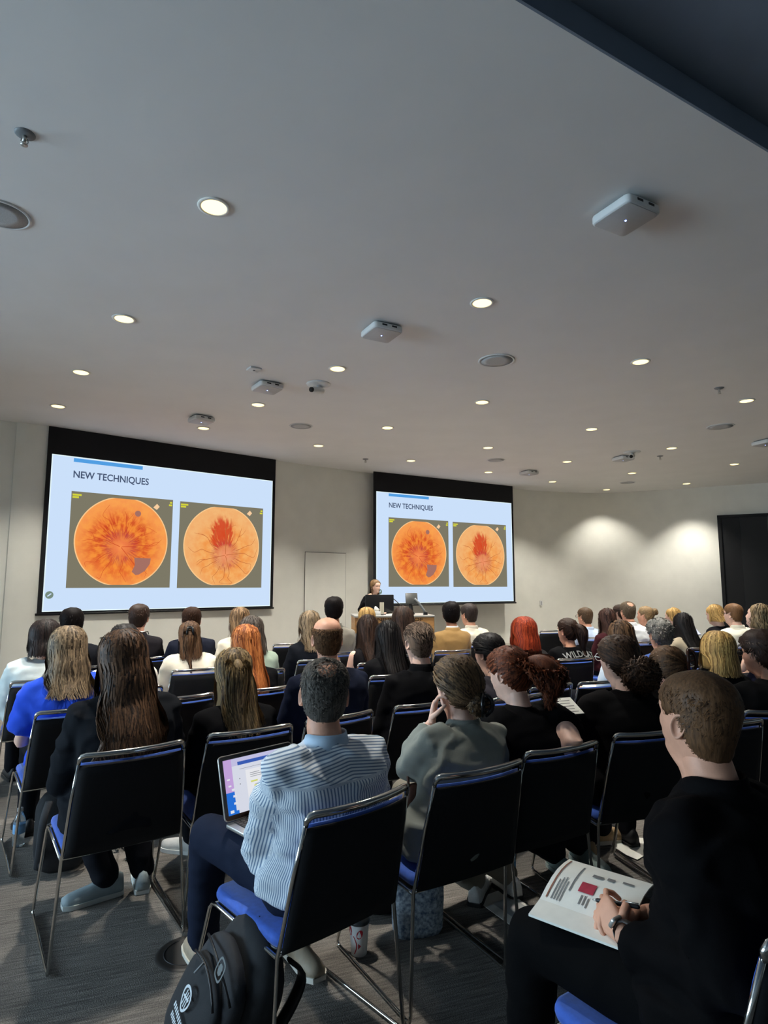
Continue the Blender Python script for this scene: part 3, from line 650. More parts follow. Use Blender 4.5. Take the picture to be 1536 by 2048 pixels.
def hand_geo(wrist, d, n, side, curl=.5, size=1.0, spread=.06):
    """hand with palm, four fingers and thumb: d towards the fingers, n = palm side (fingers curl towards it); side +1 = thumb on d x n side"""
    b = MB(); d = d.normalized(); n = (n-d*n.dot(d)).normalized(); s = d.cross(n).normalized()*side; S = size
    rings = []
    for t, w, th in ((-.015, .022, .020), (.0, .025, .019), (.025, .033, .017), (.055, .040, .0155), (.080, .042, .0135), (.094, .039, .010)):
        c = wrist+d*t*S; ring = []
        for k in range(12):
            a = 2*math.pi*k/12; ca, sa = math.cos(a), math.sin(a)
            ring.append(c+s*math.copysign(abs(ca)**.7, ca)*w*S+n*math.copysign(abs(sa)**.8, sa)*th*S)
        rings.append(ring)
    b.loft(rings)
    for i, (o, L0, r) in enumerate(((.030, .078, .0086), (.0105, .086, .0090), (-.010, .080, .0086), (-.0285, .063, .0075))):
        p = wrist+d*.086*S+s*o*S; ang = curl*.55; a0 = spread*(1.5-i); dirn = (d*math.cos(a0)+s*math.sin(a0)*1.0).normalized(); pts = [p-dirn*.015*S, p]; cur = p
        for j, f in enumerate((.45, .31, .24)):
            dv = dirn*math.cos(ang)+n*math.sin(ang); cur = cur+dv*L0*f*S; pts.append(cur); ang += curl*(.9-.1*j)
        b.tube(pts, [r*S*1.02, r*S*1.05, r*S, r*S*.94, r*S*.78], 8, round_ends=True)
    p = wrist+d*.020*S+s*.024*S; cq = min(1.0, curl); t1 = p+(d*.6+s*(.75-.2*cq)+n*(.2+.4*cq)).normalized()*.042*S; t2 = t1+(d*.85+s*(.35-.6*cq)+n*.5*(.5+cq)).normalized()*.030*S; t3 = t2+(d*(.95-.3*cq)+s*(.05-.6*cq)+n*.4*(.5+cq)).normalized()*.024*S
    b.tube([p-s*.01*S, p, t1, t2, t3], [.014*S, .0145*S, .0118*S, .0105*S, .0085*S], 8, round_ends=True)
    return b
# hair -----------------------------------------------------------
def hair_mat(name, dark, light, rough=.55, spec=.22):
    if name in MATS: return MATS[name]
    m = bpy.data.materials.new(name); m.use_nodes = True; nt = m.node_tree; b = nt.nodes['Principled BSDF']
    b.inputs['Roughness'].default_value = rough; b.inputs['Specular IOR Level'].default_value = spec
    at = nt.nodes.new('ShaderNodeAttribute'); at.attribute_name = 'hv'
    tc = nt.nodes.new('ShaderNodeTexCoord'); mp = nt.nodes.new('ShaderNodeMapping'); mp.inputs['Scale'].default_value = (160, 160, 14)
    n = nt.nodes.new('ShaderNodeTexNoise'); n.inputs['Scale'].default_value = 1; n.inputs['Detail'].default_value = 3
    nt.links.new(tc.outputs['Object'], mp.inputs[0]); nt.links.new(mp.outputs[0], n.inputs['Vector'])
    ad = nt.nodes.new('ShaderNodeMath'); ad.operation = 'ADD'; nt.links.new(at.outputs['Fac'], ad.inputs[0]); 
    ml = nt.nodes.new('ShaderNodeMapRange'); ml.inputs[1].default_value = .3; ml.inputs[2].default_value = .7; ml.inputs[3].default_value = -.2; ml.inputs[4].default_value = .25
    nt.links.new(n.outputs['Fac'], ml.inputs[0]); nt.links.new(ml.outputs[0], ad.inputs[1])
    mx = nt.nodes.new('ShaderNodeMix'); mx.data_type = 'RGBA'; mx.clamp_factor = True
    mx.inputs[6].default_value = (*lin(dark), 1); mx.inputs[7].default_value = (*lin(light), 1)
    nt.links.new(ad.outputs[0], mx.inputs[0]); nt.links.new(mx.outputs[2], b.inputs['Base Color'])
    bp = nt.nodes.new('ShaderNodeBump'); bp.inputs['Strength'].default_value = .3; bp.inputs['Distance'].default_value = .004
    nt.links.new(n.outputs['Fac'], bp.inputs['Height']); nt.links.new(bp.outputs[0], b.inputs['Normal'])
    MATS[name] = m; return m
def ribbon(b, pts, w, nrm, attr):
    n = len(pts); vs = []
    for i, p in enumerate(pts):
        t = (pts[min(i+1, n-1)]-pts[max(i-1, 0)]); s = t.cross(nrm[i]); s = s.normalized() if s.length > 1e-9 else V(1, 0, 0)
        k = w*(1-.75*(i/(n-1))**2.2)*.5; vs += [p-s*k, p+s*k]
    b.add(vs, [(2*i, 2*i+1, 2*i+3, 2*i+2) for i in range(n-1)], 0, attr)
def cap_geo(lod, thick, maskf, M, rnd, rough=.004, zmin=-.01, attrf=None):
    """hair lying on the skull: grows out of the skin along the hairline"""
    b = MB(); n = (56, 36, 26)[lod]; nz = (34, 22, 16)[lod]; rings = []; at_ = []
    for i in range(nz+1):
        z = zmin+(.2255-zmin)*(1-(1-i/nz)**1.6); ring = []
        for k in range(n):
            th = 2*math.pi*k/n; mk = maskf(th, z); x, y = outline(th, z)
            o = -.010+(thick+.010)*mk; x, y = outline(th, z, o)
            dz = o*sstep(z, .14, .2255)*.95 if mk > .3 else -.008*sstep(z, .14, .2255)
            q = noise.noise(V(x*38, y*38, z*38))*rough*mk
            p = V(x, y, z+dz); c = V(0, -.012, .11); p += (p-c).normalized()*q
            ring.append(M @ p); at_.append(attrf(th, z) if attrf else .45)
        rings.append(ring)
    b.loft(rings); b.a = at_; return b
def std_mask(th, z): return sstep(z-hairline(th), -.004, .012)
class Body:
    """torso sections used to keep long hair and straps outside the body"""
    def __init__(s, nb, hip, w, d): s.nb = nb; s.hip = hip; s.w = w; s.d = d
    TAB = [(0, .172, .128), (.12, .180, .132), (.32, .160, .112), (.52, .168, .114), (.72, .186, .118), (.84, .190, .108), (.91, .165, .092), (.96, .115, .076), (1.0, .068, .062)]
    TABF = [(0, .178, .128), (.12, .184, .130), (.34, .142, .102), (.52, .150, .112), (.70, .166, .122), (.83, .170, .100), (.91, .146, .084), (.96, .100, .070), (1.0, .058, .056)]
    def sect(s, t):
        w, d = cr_interp(t, s.TABF if s.female else s.TAB); f = t**1.35
        bow = -.035*math.sin(math.pi*min(1, t/.95)**1.2)
        return V(s.hip.x+(s.nb.x-s.hip.x)*f, s.hip.y+(s.nb.y-s.hip.y)*f+bow, s.hip.z+(s.nb.z-s.hip.z)*t), w*s.w, d*s.d
    def push(s, p, back=True, m=.03):
        t = (p.z-s.hip.z)/(s.nb.z-s.hip.z)
        if t > 1.55 or t < 0: return p
        c, w, d = s.sect(min(1, t)); w += m+.02; d += m; ux = (p.x-c.x)/w
        if t > 1:
            if not back or abs(ux) >= 1: return p
            k = sstep(t, 1.55, 1.0); ty = c.y-d*math.sqrt(1-ux*ux)
            return V(p.x, p.y+(ty-p.y)*k, p.z) if ty < p.y else p
        if t > .7 and abs(p.x-c.x) > w*.9 and abs(p.x-c.x) < w+.09: return p
        if abs(ux) >= 1: return p
        lim = d*math.sqrt(1-ux*ux)
        if back and p.y > c.y-lim: p = V(p.x, c.y-lim, p.z)
        if not back and p.y < c.y+lim and p.y > c.y-lim: p = V(p.x, c.y+lim, p.z)
        return p
def long_path(H, M, body, th, s_list, length, rad_off, ph, rnd_end=0.0, zlev=.085):
    """one falling strand: over the skull, then down; returns points and outward normals"""
    wave = H.get('wave', .004); wl = H.get('wl', .16); flare = H.get('flare', .10); conv = H.get('conv', 0.0); vol = H.get('vol', .022)
    pts, nr = [], []
    ar = .19; tot = ar+length+rnd_end
    x0, y0 = outline(th, zlev, vol+rad_off); base = M @ V(x0, y0, zlev); rd = (M.to_3x3() @ V(x0, y0+.012, 0)); rd.z = 0; rd = rd.normalized() if rd.length > 1e-6 else V(0, -1, 0); tg = V(-rd.y, rd.x, 0)
    for s in s_list:
        q = s*tot
        if q <= ar:
            a = q/ar; z = .2255-(.2255-zlev)*(1-math.cos(a*math.pi/2))**.85 if a > 0 else .2255
            x, y = outline(th, z, vol*min(1, .55+a*.5)+rad_off); p = M @ V(x, y, z+(vol*.8+rad_off)*sstep(z, .13, .2255)); nn = (p-M @ V(0, -.012, .10)).normalized()
        else:
            h = q-ar; f = h/max(length, .01); p = base+V(0, 0, -h)+rd*(flare*h*(1-.5*f))
            p += rd*wave*math.sin(2*math.pi*h/wl+ph)*(.25+1.3*f)+tg*wave*.9*math.cos(2*math.pi*h/wl*.9+ph*1.7)*(.25+1.3*f)
            cx = M @ V(0, 0, zlev)
            p.x += (cx.x-p.x)*conv*f; bk = math.cos(th) > -.1
            p = body.push(p, bk, H.get('m', .022)+rad_off); nn = rd
        pts.append(p); nr.append(nn)
    return pts, nr
def make_hair(H, lod, M, body, rnd, parent, key):
    """H: hair description; builds the part 'hair' (and clip etc.)"""
    kind = H['kind']; m = hair_mat('hair_'+key, H['dark'], H['light'], H.get('rough', .55), .06 if kind in ('short', 'bald_top', 'crown_thin', 'undercut') else .22); N = H.get('n', (1300, 520, 260)[lod]); mk = H.get('mask', std_mask)
    if kind == 'bald_top': mk = lambda th, z: std_mask(th, z)*sstep(z, .176, .158)
    def spot(th, z):
        x, y = outline(th, z); return sstep(math.hypot(x, (y+.068)*1.0, (z-.2)*.7), .056, .026)
    rm = mk
    if kind == 'crown_thin': mk = lambda th, z: std_mask(th, z)*(1-.75*spot(th, z)); rm = lambda th, z: std_mask(th, z)*(1-.30*spot(th, z))
    elif kind == 'bald_top': rm = mk
    th_cap = H.get('thick', .012)
    b = cap_geo(lod, th_cap, mk, M, rnd, H.get('rough_geo', .004), attrf=(lambda th, z: 1.0 if z < .155 and abs(math.atan2(math.sin(th), math.cos(th))) > .45 else .3) if kind == 'undercut' else None)
    C0 = M @ V(0, -.012, .10)
    if kind in ('short', 'bald_top', 'crown_thin', 'undercut'):
        L0 = H.get('len', .028); lay = H.get('lay', .8)
        i = 0; tries = 0
        while i < N and tries < N*6:
            tries += 1
            th = rnd.uniform(-math.pi, math.pi); z = .2255-(.2255)*rnd.random()**1.3
            if rnd.random()*.6+.4 > rm(th, z): continue
            if kind == 'undercut' and z < .15 and abs(th) > .55: continue
            i += 1; x, y = outline(th, z, th_cap*.6); p = M @ V(x, y, z+th_cap*.6*sstep(z, .14, .2255)); nn = (p-C0).normalized()
            fwd = M.to_3x3() @ V(0, H.get('sweep', -.3), -.35 if z < .18 else 0); dr = (fwd+V(rnd.gauss(0, .35), rnd.gauss(0, .35), rnd.gauss(0, .25))); dr = (dr-nn*dr.dot(nn)).normalized()
            ln = L0*rnd.uniform(.6, 1.3)*min(1, max(.3, (z-hairline(th))/.05+.25)); q1 = p+(dr*lay+nn*(1-lay)*1.2)*ln*.5; q2 = q1+(dr*lay*1.15+nn*(.5-lay)*.5)*ln*.5
            ribbon(b, [p, q1, q2], H.get('w', .0055), [nn]*3, rnd.random())
    if kind in ('long', 'bob', 'half', 'half_up', 'curly'):
        L = H['len']; fm = R(H.get('span', 108)); nth = (34, 24, 16)[lod]; ns = (20, 14, 11)[lod]
        sl = [i/ns for i in range(ns+1)]; outer, inner = [], []
        for k in range(nth+1):
            th = -fm+2*fm*k/nth; ed = 1-.25*abs(2*k/nth-1)**3
            a_, _ = long_path(H, M, body, th, sl, L*ed-.01, -.006, k*.7); outer.append(a_)
            i_, _ = long_path(H, M, body, th, sl, L*ed-.012, -.026, k*.7); inner.append(i_)
        rings = [[outer[k][i] for k in range(nth+1)]+[inner[k][i] for k in range(nth, -1, -1)] for i in range(ns+1)]
        o = len(b.v); b.loft(rings); b.a[o:] = [.4]*(len(b.v)-o)
        for i in range(N):
            th = rnd.uniform(-fm, fm); s0 = rnd.random()**1.5*.45; ph = rnd.uniform(0, 1.2)+th*3.5; npt = (13, 9, 7)[lod]
            ss = [s0+(1-s0)*j/(npt-1) for j in range(npt)]; ed = 1-.25*abs(th/fm)**3
            p, nr = long_path(H, M, body, th, ss, L*ed*rnd.uniform(.78, 1.06), rnd.uniform(-.004, H.get('jit', .008)), ph)
            if kind == 'curly':
                for j in range(1, npt): p[j] = p[j]+V(rnd.gauss(0, .008), rnd.gauss(0, .008), rnd.gauss(0, .006))
            ribbon(b, p, H.get('w', .0085), nr, rnd.random())
    if kind in ('pony', 'bun', 'half_up', 'clip'):
        g = M @ V(*H.get('gather', (0, -.118, .135)))
        ng = N if kind != 'half_up' else N//3; i = 0; tries = 0
        while i < ng*.6 and tries < ng*5:                          # combed towards the gathering point
            tries += 1
            th = rnd.uniform(-math.pi, math.pi); z = .22*rnd.random()
            if rnd.random() > mk(th, z) or (kind == 'half_up' and z < .10): continue
            i += 1; x, y = outline(th, z, th_cap); p0 = M @ V(x, y, z+th_cap*sstep(z, .14, .2255)); pts = []
            for j in range(5):
                t = j/4*.8; q = p0.lerp(g, t); dq = (q-C0); rr = (p0-C0).length*(1-t)+(g-C0).length*t+rnd.uniform(0, .004)
                pts.append(C0+dq.normalized()*rr)
            ribbon(b, pts, .007, [(q-C0).normalized() for q in pts], rnd.random())
        if kind in ('pony', 'half_up'):
            sp = [M @ Vector(p) if len(p) == 3 else Vector(p[1:]) for p in H['tail']]
            sp = crom(sp, 5); rr = H.get('tail_r', .03); ns = len(sp)
            sp = [body.push(p, True, .03) if i > 3 else p for i, p in enumerate(sp)]
            prof = lambda t: rr*(.55+1.1*math.sin(math.pi*min(1, t*1.15+.06))**.8)*(1-.55*t**4)
            o = len(b.v); b.tube(sp, [prof(i/(ns-1))*(.15+.6*min(1, i/(ns*.45))) for i in range(ns)], 12, round_ends=True); b.a[o:] = [.4]*(len(b.v)-o)
            for i in range(int(N*.8)):
                a0 = rnd.uniform(0, 2*math.pi); tw = rnd.uniform(-.6, .6); k0 = rnd.uniform(.75, 1.15); t1 = rnd.uniform(.75, 1.05); pts, nr = [], []; ph = rnd.uniform(0, 6); wv = H.get('tail_wave', .004)
                for j in range(9):
                    t = t1*j/8; ii = min(ns-1.001, t*(ns-1)); c = sp[int(ii)].lerp(sp[min(ns-1, int(ii)+1)], ii-int(ii)); a = a0+tw*t
                    u = V(math.cos(a), math.sin(a)*.8, math.sin(a)*.35); pr = prof(min(1, t))*k0
                    pts.append(c+u*pr+V(math.sin(t*16+ph), math.cos(t*14+ph), 0)*wv); nr.append(u.normalized())
                if t1 > 1: pts[-1] = pts[-1]+V(0, 0, -.02)
                ms_ = H.get('tail_mess', 0)
                if ms_: pts = [q+V(rnd.gauss(0, ms_), rnd.gauss(0, ms_), rnd.gauss(0, ms_)) for q in pts]
                ribbon(b, pts, .008, nr, rnd.random())
        if kind == 'bun':
            br = H.get('bun_r', (.055, .045, .05)); bc = M @ V(*H['bun']); o = len(b.v)
            b.ball(bc, br, 18, 12)
            for k in range(o, len(b.v)):
                p = Vector(b.v[k]); q = noise.noise(p*30)*.018; b.v[k] = tuple(p+(p-bc).normalized()*q)
            b.a[o:] = [.35]*(len(b.v)-o)
            for i in range(int(N*.6)):
                ax = V(rnd.gauss(0, 1), rnd.gauss(0, 1), rnd.gauss(0, 1)).normalized(); u = ax.orthogonal().normalized(); w = ax.cross(u); a0 = rnd.uniform(0, 6.28); pts, nr = [], []; mess = H.get('mess', .008)
                for j in range(6):
                    a = a0+j*.32; dirn = u*math.cos(a)+w*math.sin(a); k = 1+rnd.uniform(-.05, .12); q = V(dirn.x*br[0], dirn.y*br[1], dirn.z*br[2])*k
                    pts.append(bc+q+V(rnd.gauss(0, mess), rnd.gauss(0, mess), rnd.gauss(0, mess))*.5); nr.append(dirn)
                ribbon(b, pts, .007, nr, rnd.random())
    return b.build('hair', m, parent, attr=True)
BAKE = []
def skin_mat(key, c):
    return mat('skin_'+key, c, .5, spec=.35, vary=.07, vscale=25, bump=.05, bscale=180)
def fabric(key, c, rough=.85, vary=.06, kind=None):
    return mat('fabric_'+key, c, rough, spec=.12 if sum(c) > 150 else .05, vary=vary, vscale=14, bump=.12, bscale=420, sheen=.1 if sum(c) > 150 else 0)
def stripe_mat(name, c1, c2, per):
    m = mat(name, c1, .8, spec=.15, bump=.1, bscale=400, vary=.02); nt = m.node_tree; b = nt.nodes['Principled BSDF']
    for l in list(b.inputs['Base Color'].links): nt.links.remove(l)
    at = nt.nodes.new('ShaderNodeAttribute'); at.attribute_name = 'hv'
    ml = nt.nodes.new('ShaderNodeMath'); ml.operation = 'MULTIPLY'; ml.inputs[1].default_value = 2*math.pi/per; nt.links.new(at.outputs['Fac'], ml.inputs[0])
    sn = nt.nodes.new('ShaderNodeMath'); sn.operation = 'SINE'; nt.links.new(ml.outputs[0], sn.inputs[0])
    mr = nt.nodes.new('ShaderNodeMapRange'); mr.inputs[1].default_value = -.2; mr.inputs[2].default_value = .75; nt.links.new(sn.outputs[0], mr.inputs[0])
    mx = nt.nodes.new('ShaderNodeMix'); mx.data_type = 'RGBA'; mx.inputs[6].default_value = (*lin(c1), 1); mx.inputs[7].default_value = (*lin(c2), 1)
    nt.links.new(mr.outputs[0], mx.inputs[0]); nt.links.new(mx.outputs[2], b.inputs['Base Color']); return m
def torso_loft(b, body, grow, t0=0.0, t1=1.0, n=20, seg=24):
    rings = []
    for i in range(n+1):
        t = t0+(t1-t0)*i/n; c, w, d = body.sect(t); ring = []
        for k in range(seg):
            a = 2*math.pi*k/seg; ca, sa = math.cos(a), math.sin(a)
            ring.append(c+V(math.copysign(abs(ca)**.85, ca)*(w+grow), math.copysign(abs(sa)**.85, sa)*(d+grow), 0))
        rings.append(ring)
    b.loft(rings)
def person(D):
    rnd = random.Random(D['id']*7+3); fem = D.get('fem', False); S = .955 if fem else 1.0; S *= D.get('hs', 1.0); bs = D.get('build', 1.0); lod = D['lod']
    root = thing('person', D['label'], 'person', (D['x'], D['y'], 0), R(D['ang']), 'seated audience' if not D.get('stand') else None)
    key = str(D['id']); stand = D.get('stand', False)
    crown = V(*D['crown'])                                             # in person space
    Rm = Matrix.Rotation(R(D.get('hy', 0)), 4, 'Z') @ Matrix.Rotation(R(D.get('hp', 0)), 4, 'X') @ Matrix.Rotation(R(D.get('hr', 0)), 4, 'Y')
    hair_top = D.get('top_h', .012)
    M = Matrix.Translation(crown-(Rm @ V(0, -.012, (.2255+hair_top)*S))) @ Rm @ Matrix.Scale(S, 4)
    piv = M @ V(0, -.03, .0); nb = piv+V(0, -.030, -.048*S)+V(*D.get('nbo', (0, 0, 0)))
    hip = V(0, -.075, .52) if not stand else V(0, 0, .88)
    hip = hip+V(*D.get('hipo', (0, 0, 0)))
    body = Body(nb, hip, bs*(1.0 if not fem else 1.0), bs); body.female = fem
    sk = skin_mat(D.get('skin', 'a'), SKINS[D.get('skin', 'a')]); lips = mat('lips_'+D.get('skin', 'a'), LIPS[D.get('skin', 'a')], .45, vary=.08)
    sh_c, sw, sd = body.sect(.855); shx = (.150 if fem else .166)*bs
    pose = D.get('pose', {}); J = {}
    for s, nm in ((-1, 'L'), (1, 'R')):
        sh = V(sh_c.x+s*shx, sh_c.y+.005, sh_c.z-.012)
        el = Vector(pose['el'+nm]) if 'el'+nm in pose else V(sh.x+s*.055, sh.y+.07, sh.z-.265)
        wr = Vector(pose['wr'+nm]) if 'wr'+nm in pose else V(s*.085, max(.26, sh.y+.27), .635)
        hd = Vector(pose['hd'+nm]) if 'hd'+nm in pose else V(-s*.35, .9, -.15)
        hn = Vector(pose['hn'+nm]) if 'hn'+nm in pose else V(0, -.1, -1)
        J[nm] = (sh, el, wr, hd, hn, pose.get('cu'+nm, .45))
    LEG = {}
    for s, nm in ((-1, 'L'), (1, 'R')):
        if stand: h, k, a, ft = V(s*.09, 0, .88), V(s*.1, .02, .48), V(s*.1, -.01, .09), V(0, 1, 0)
        else:
            h = V(hip.x+s*.088, hip.y+.05, .542); k = Vector(pose['kn'+nm]) if 'kn'+nm in pose else V(s*.125, .40, .535); a = Vector(pose['an'+nm]) if 'an'+nm in pose else V(s*.13, .40, .085); ft = Vector(pose['ft'+nm]) if 'ft'+nm in pose else V(s*.15, 1, 0)
        LEG[nm] = (h, k, a, ft.normalized())
    # --- body: torso, neck, arms, legs fused by remeshing; head and hands joined on
    b = MB(); torso_loft(b, body, -.006, 0, .92, 16, 18)
    b.tube([nb+V(0, .005, -.06), nb+V(0, .012, .0), piv+V(0, .0, .01), M @ V(0, -.018, .05)], [.066*S, .062*S if not fem else .054*S, .060*S if not fem else .050*S, .052*S], 14)
    for nm in 'LR':
        sh, el, wr, hd, hn, cu = J[nm]; b.tube([sh+V(0, 0, .005), sh.lerp(el, .35), sh.lerp(el, .8), el, el.lerp(wr, .3), el.lerp(wr, .75), wr], [q*bs**.7 for q in (.054, .048, .041, .038, .038, .030, .024)], 10, round_ends=True)
        h, k, a, ft = LEG[nm]; b.tube([h, h.lerp(k, .5), k, k.lerp(a, .3), a], [q*bs**.5 for q in (.078, .068, .052, .050, .034)], 10, round_ends=True)
        b.tube([a+V(0, 0, -.02)-ft*.04, a+V(0, 0, -.045)+ft*.05, a+V(0, 0, -.06)+ft*.15], [.03, .032, .022], 8, round_ends=True)
    o = b.build('body', [sk, lips], root)
    ex = head_geo(lod, fem).xf(M)
    for nm in 'LR':
        sh, el, wr, hd, hn, cu = J[nm]
        if D.get('hands', True): hg = hand_geo(wr+hd.normalized()*.01, hd, hn, pose.get('th'+nm, 1 if nm == 'R' else -1), cu, .96 if not fem else .86); ex.add(hg.v, hg.f)
    BAKE.append((o, (.011, .017, .022)[lod], 5, ex, None, 0))
    # --- eyes, brows
    if D.get('face', False):
        for s in (-1, 1):
            b = MB(); b.ball((s*.0315, .0665, .1125), .0118, 12, 8); b.xf(M); e = b.build('eye', mat('eye_white', (190,184,176), .4, vary=.03), root)
            b = MB(); b.ball((s*.0315, .0745, .1125), (.0055, .0045, .0055), 10, 6); b.xf(M); b.build('iris', mat('iris', (52,40,30), .2, vary=.05), e)
            b = MB(); b.tube([V(s*.014, .0865, .1285), V(s*.03, .0885, .1325), V(s*.048, .079, .128)], [.0028, .0032, .002], 6, flat=1); b.xf(M)
            b.build('eyebrow', hair_mat('hair_'+D['hair'].get('key', key), D['hair']['dark'], D['hair']['light']), root)
    # --- hair
    H = dict(D['hair']); H.setdefault('m', D['top'].get('grow', .014)+.020); make_hair(H, lod, M, body, rnd, root, H.get('key', key))
    if 'clip' in H:
        cp, cs, cc = H['clip']; c = M @ V(*cp); b = MB(); mc = mat('hair_clip_'+cc, CLIPS[cc], .25, vary=.2, vscale=40)
        for s in (-1, 1):
            b.tube(crom([c+V(s*.006, .0, .04*cs), c+V(s*.022, -.022, .02*cs), c+V(s*.024, -.024, -.015*cs), c+V(s*.010, -.006, -.045*cs)], 3), [.008, .010, .010, .009, .010, .010, .009, .008, .007, .006], 7, round_ends=True)
            for j in range(4):
                zz = (.02-.016*j)*cs; b.tube([c+V(s*.022, -.022, zz), c+V(s*.004, -.012, zz-.006), c+V(-s*.006, .004, zz-.008)], .0035, 5)
        b.tube([c+V(-.012, -.012, .03*cs), c+V(.012, -.012, .03*cs)], .007, 8); b.build('hair_clip', mc, root)
    # --- glasses
    if D.get('glasses'):
        gm = mat('glasses_'+D['glasses'][0], CLIPS[D['glasses'][0]], .25, vary=.05); up, fwd, tlt = D['glasses'][1:]; G = M @ Matrix.Translation((0, .1+fwd, .112+up)) @ Matrix.Rotation(R(tlt), 4, 'X') @ (Matrix.Diagonal((1.2, 1.15, 1.15, 1)) if D['glasses'][0] == 'sun' else Matrix.Identity(4)) @ Matrix.Translation((0, -.1, -.112))
        gr = MB()
        for s in (-1, 1):
            gr.tube([G @ V(s*.034+.026*math.cos(a*.449), .099+.0, .112+.021*math.sin(a*.449)) for a in range(15)], .0022, 6)
            gr.tube([G @ V(s*.058, .098, .118), G @ V(s*.080, .085, .118), G @ V(s*.083, .0, .116), G @ V(s*.079, -.025, .104)], .0022, 6)
        gr.tube([G @ V(-.009, .101, .115), G @ V(.009, .101, .115)], .002, 6); g0 = gr.build('glasses', gm, root)
        gl = MB()
        for s in (-1, 1): gl.add([G @ V(s*.034+.025*math.cos(a*.524), .0992, .112+.02*math.sin(a*.524)) for a in range(12)], [tuple(range(12))])
        if D['glasses'][0] == 'sun': gl.build('lens', mat('dark_lens', (14,13,13), .1, vary=.05), g0)
    # --- top
    T = D['top']; tm = T.get('mat') or fabric(T['key'], T['col'], T.get('rough', .85)); g = T.get('grow', .014); b = MB()
    torso_loft(b, body, g, .0, T.get('t1', .94), 22, 28); c1_, w1_, d1_ = body.sect(T.get('t1', .94))
    nw = .062*S if not fem else .057*S; b.loft([[cc0+V(math.cos(q*.2618)*(wx), math.sin(q*.2618)*(wy), 0) for q in range(24)] for cc0, wx, wy in ((c1_-V(0,0,.02), w1_+g, d1_+g), (c1_, w1_+g*.8, d1_+g*.8), (nb+V(0,.006,-.008), nw+.016, nw+.016), (nb+V(0,.01,.004), nw+.010, nw+.010))])
    c_, w_, d_ = body.sect(.95)
    for nm in 'LR':
        sh, el, wr, hd, hn, cu = J[nm]; k = T.get('sleeve', 1.0); loose = T.get('loose', .012); bb = bs**.7
        A = [sh.lerp(V(sh_c.x, sh.y, sh.z+.02), .45), sh, sh.lerp(el, .35), sh.lerp(el, .75), el, el.lerp(wr, .25), el.lerp(wr, .6), el.lerp(wr, .9)]; rr = [(q*bb+loose) for q in (.06, .058, .052, .047, .045, .043, .037, .031)]
        if k >= .99: b.tube(A, rr, 14, round_ends=False)
        elif k >= .6: b.tube(A[:6], rr[:6], 14)
        elif k > 0: b.tube([A[0], A[1], A[2], sh.lerp(el, .2+k)], [rr[0], rr[1]+.002, rr[2]+.006, rr[3]+.012], 14)
        else: b.tube([A[0], sh+V(0, 0, 0)], [rr[0]*.9, rr[1]*.75], 12)
    if T.get('long'):                                              # coat or jumper hanging below the hips
        c0, w0, d0 = body.sect(.1); b.loft([[V(c0.x+(w0+g+.01)*math.cos(a*.2618), c0.y+(d0+g+.02)*math.sin(a*.2618), z) for a in range(24)] for z in (.50, .56, .62)])
    o = b.build(T.get('name', 'shirt'), tm, root)
    BAKE.append((o, (.0105, .015, .019)[lod], (4, 3, 3)[lod], None, T.get('fold', .006), D['id'], (body, J, T.get('stripe'))))
    if T.get('collar') == 'shirt':
        cm = fabric(T['ckey'], T['ccol']) if 'ckey' in T else tm; b = MB(); nn = 24; rings = []
        cc = nb+V(0, .012, .0)
        for (dr, dz, fb) in ((.002, -.012, 0), (.004, .018, 0), (.006, .034, 0), (.011, .036, 0), (.016, .018, 0), (.024, -.012, .4)):
            ring = []
            for k in range(nn):
                a = 2*math.pi*k/nn; rx = (.060*S if not fem else .055*S)+dr; fr = max(0, math.sin(a))
                ring.append(cc+V(math.cos(a)*rx, math.sin(a)*(rx+.002), dz-.034*fr**1.5-(.012*fb if abs(math.cos(a)) < .4 else 0)))
            rings.append(ring)
        b.loft(rings, caps=False); b.build('collar', cm, root) if not T.get('stripe') else b.build('collar', fabric('collar_'+key, T['col']), root)
    elif T.get('collar') == 'blazer':
        b = MB(); nn = 24; cc = nb+V(0, .012, -.012); rings = []
        for (dr, dz) in ((.006, -.01), (.008, .028), (.014, .034), (.026, .012), (.046, -.016)):
            rings.append([cc+V(math.cos(2*math.pi*k/nn)*(.058*S+dr), math.sin(2*math.pi*k/nn)*(.058*S+dr), dz-.06*max(0, math.sin(2*math.pi*k/nn))**1.3) for k in range(nn)])
        b.loft(rings, caps=False); b.build('collar', tm, root)
        if 'ckey' in T:
            b = MB(); b.loft([[cc+V(math.cos(2*math.pi*k/nn)*(.057*S+dr), math.sin(2*math.pi*k/nn)*(.059*S+dr), dz-.03*max(0, math.sin(2*math.pi*k/nn))**1.3) for k in range(nn)] for dr, dz in ((.0, .0), (.001, .046), (.006, .046), (.007, .0))], caps=False); b.build('shirt_collar', fabric(T['ckey'], T['ccol']), root)
    elif T.get('collar') == 'hood':
        b = MB(); cc = nb+V(0, -.01, -.02); rings = []
        for i in range(13):
            a = math.pi*(-.2+1.4*i/12); bk_ = max(0, math.sin(a)); c0 = cc+V(math.cos(a)*(.085+.02*bk_), .01-math.sin(a)*.085, -.035*bk_)
            rings.append([c0+V(math.cos(a)*.028*math.cos(k*.785), -math.sin(a)*(.028+.02*bk_)*math.cos(k*.785), (.026+.030*bk_)*math.sin(k*.785)-.02*bk_) for k in range(8)])
        b.loft(rings); hc = nb+V(0, -.115, -.125); o_ = len(b.v); b.ball(hc, (.125, .036, .105), 20, 12)
        for k in range(o_, len(b.v)):
            p = Vector(b.v[k]); t_ = (hc.z-p.z)/.105; p.x = hc.x+(p.x-hc.x)*(1-.35*max(0, t_)); p += V(0, -.03*max(0, t_), 0)+V(0, 1, 0)*noise.noise(p*16)*.014; b.v[k] = tuple(p)
        b.build('hood', tm, root)
    elif T.get('collar') == 'crew':
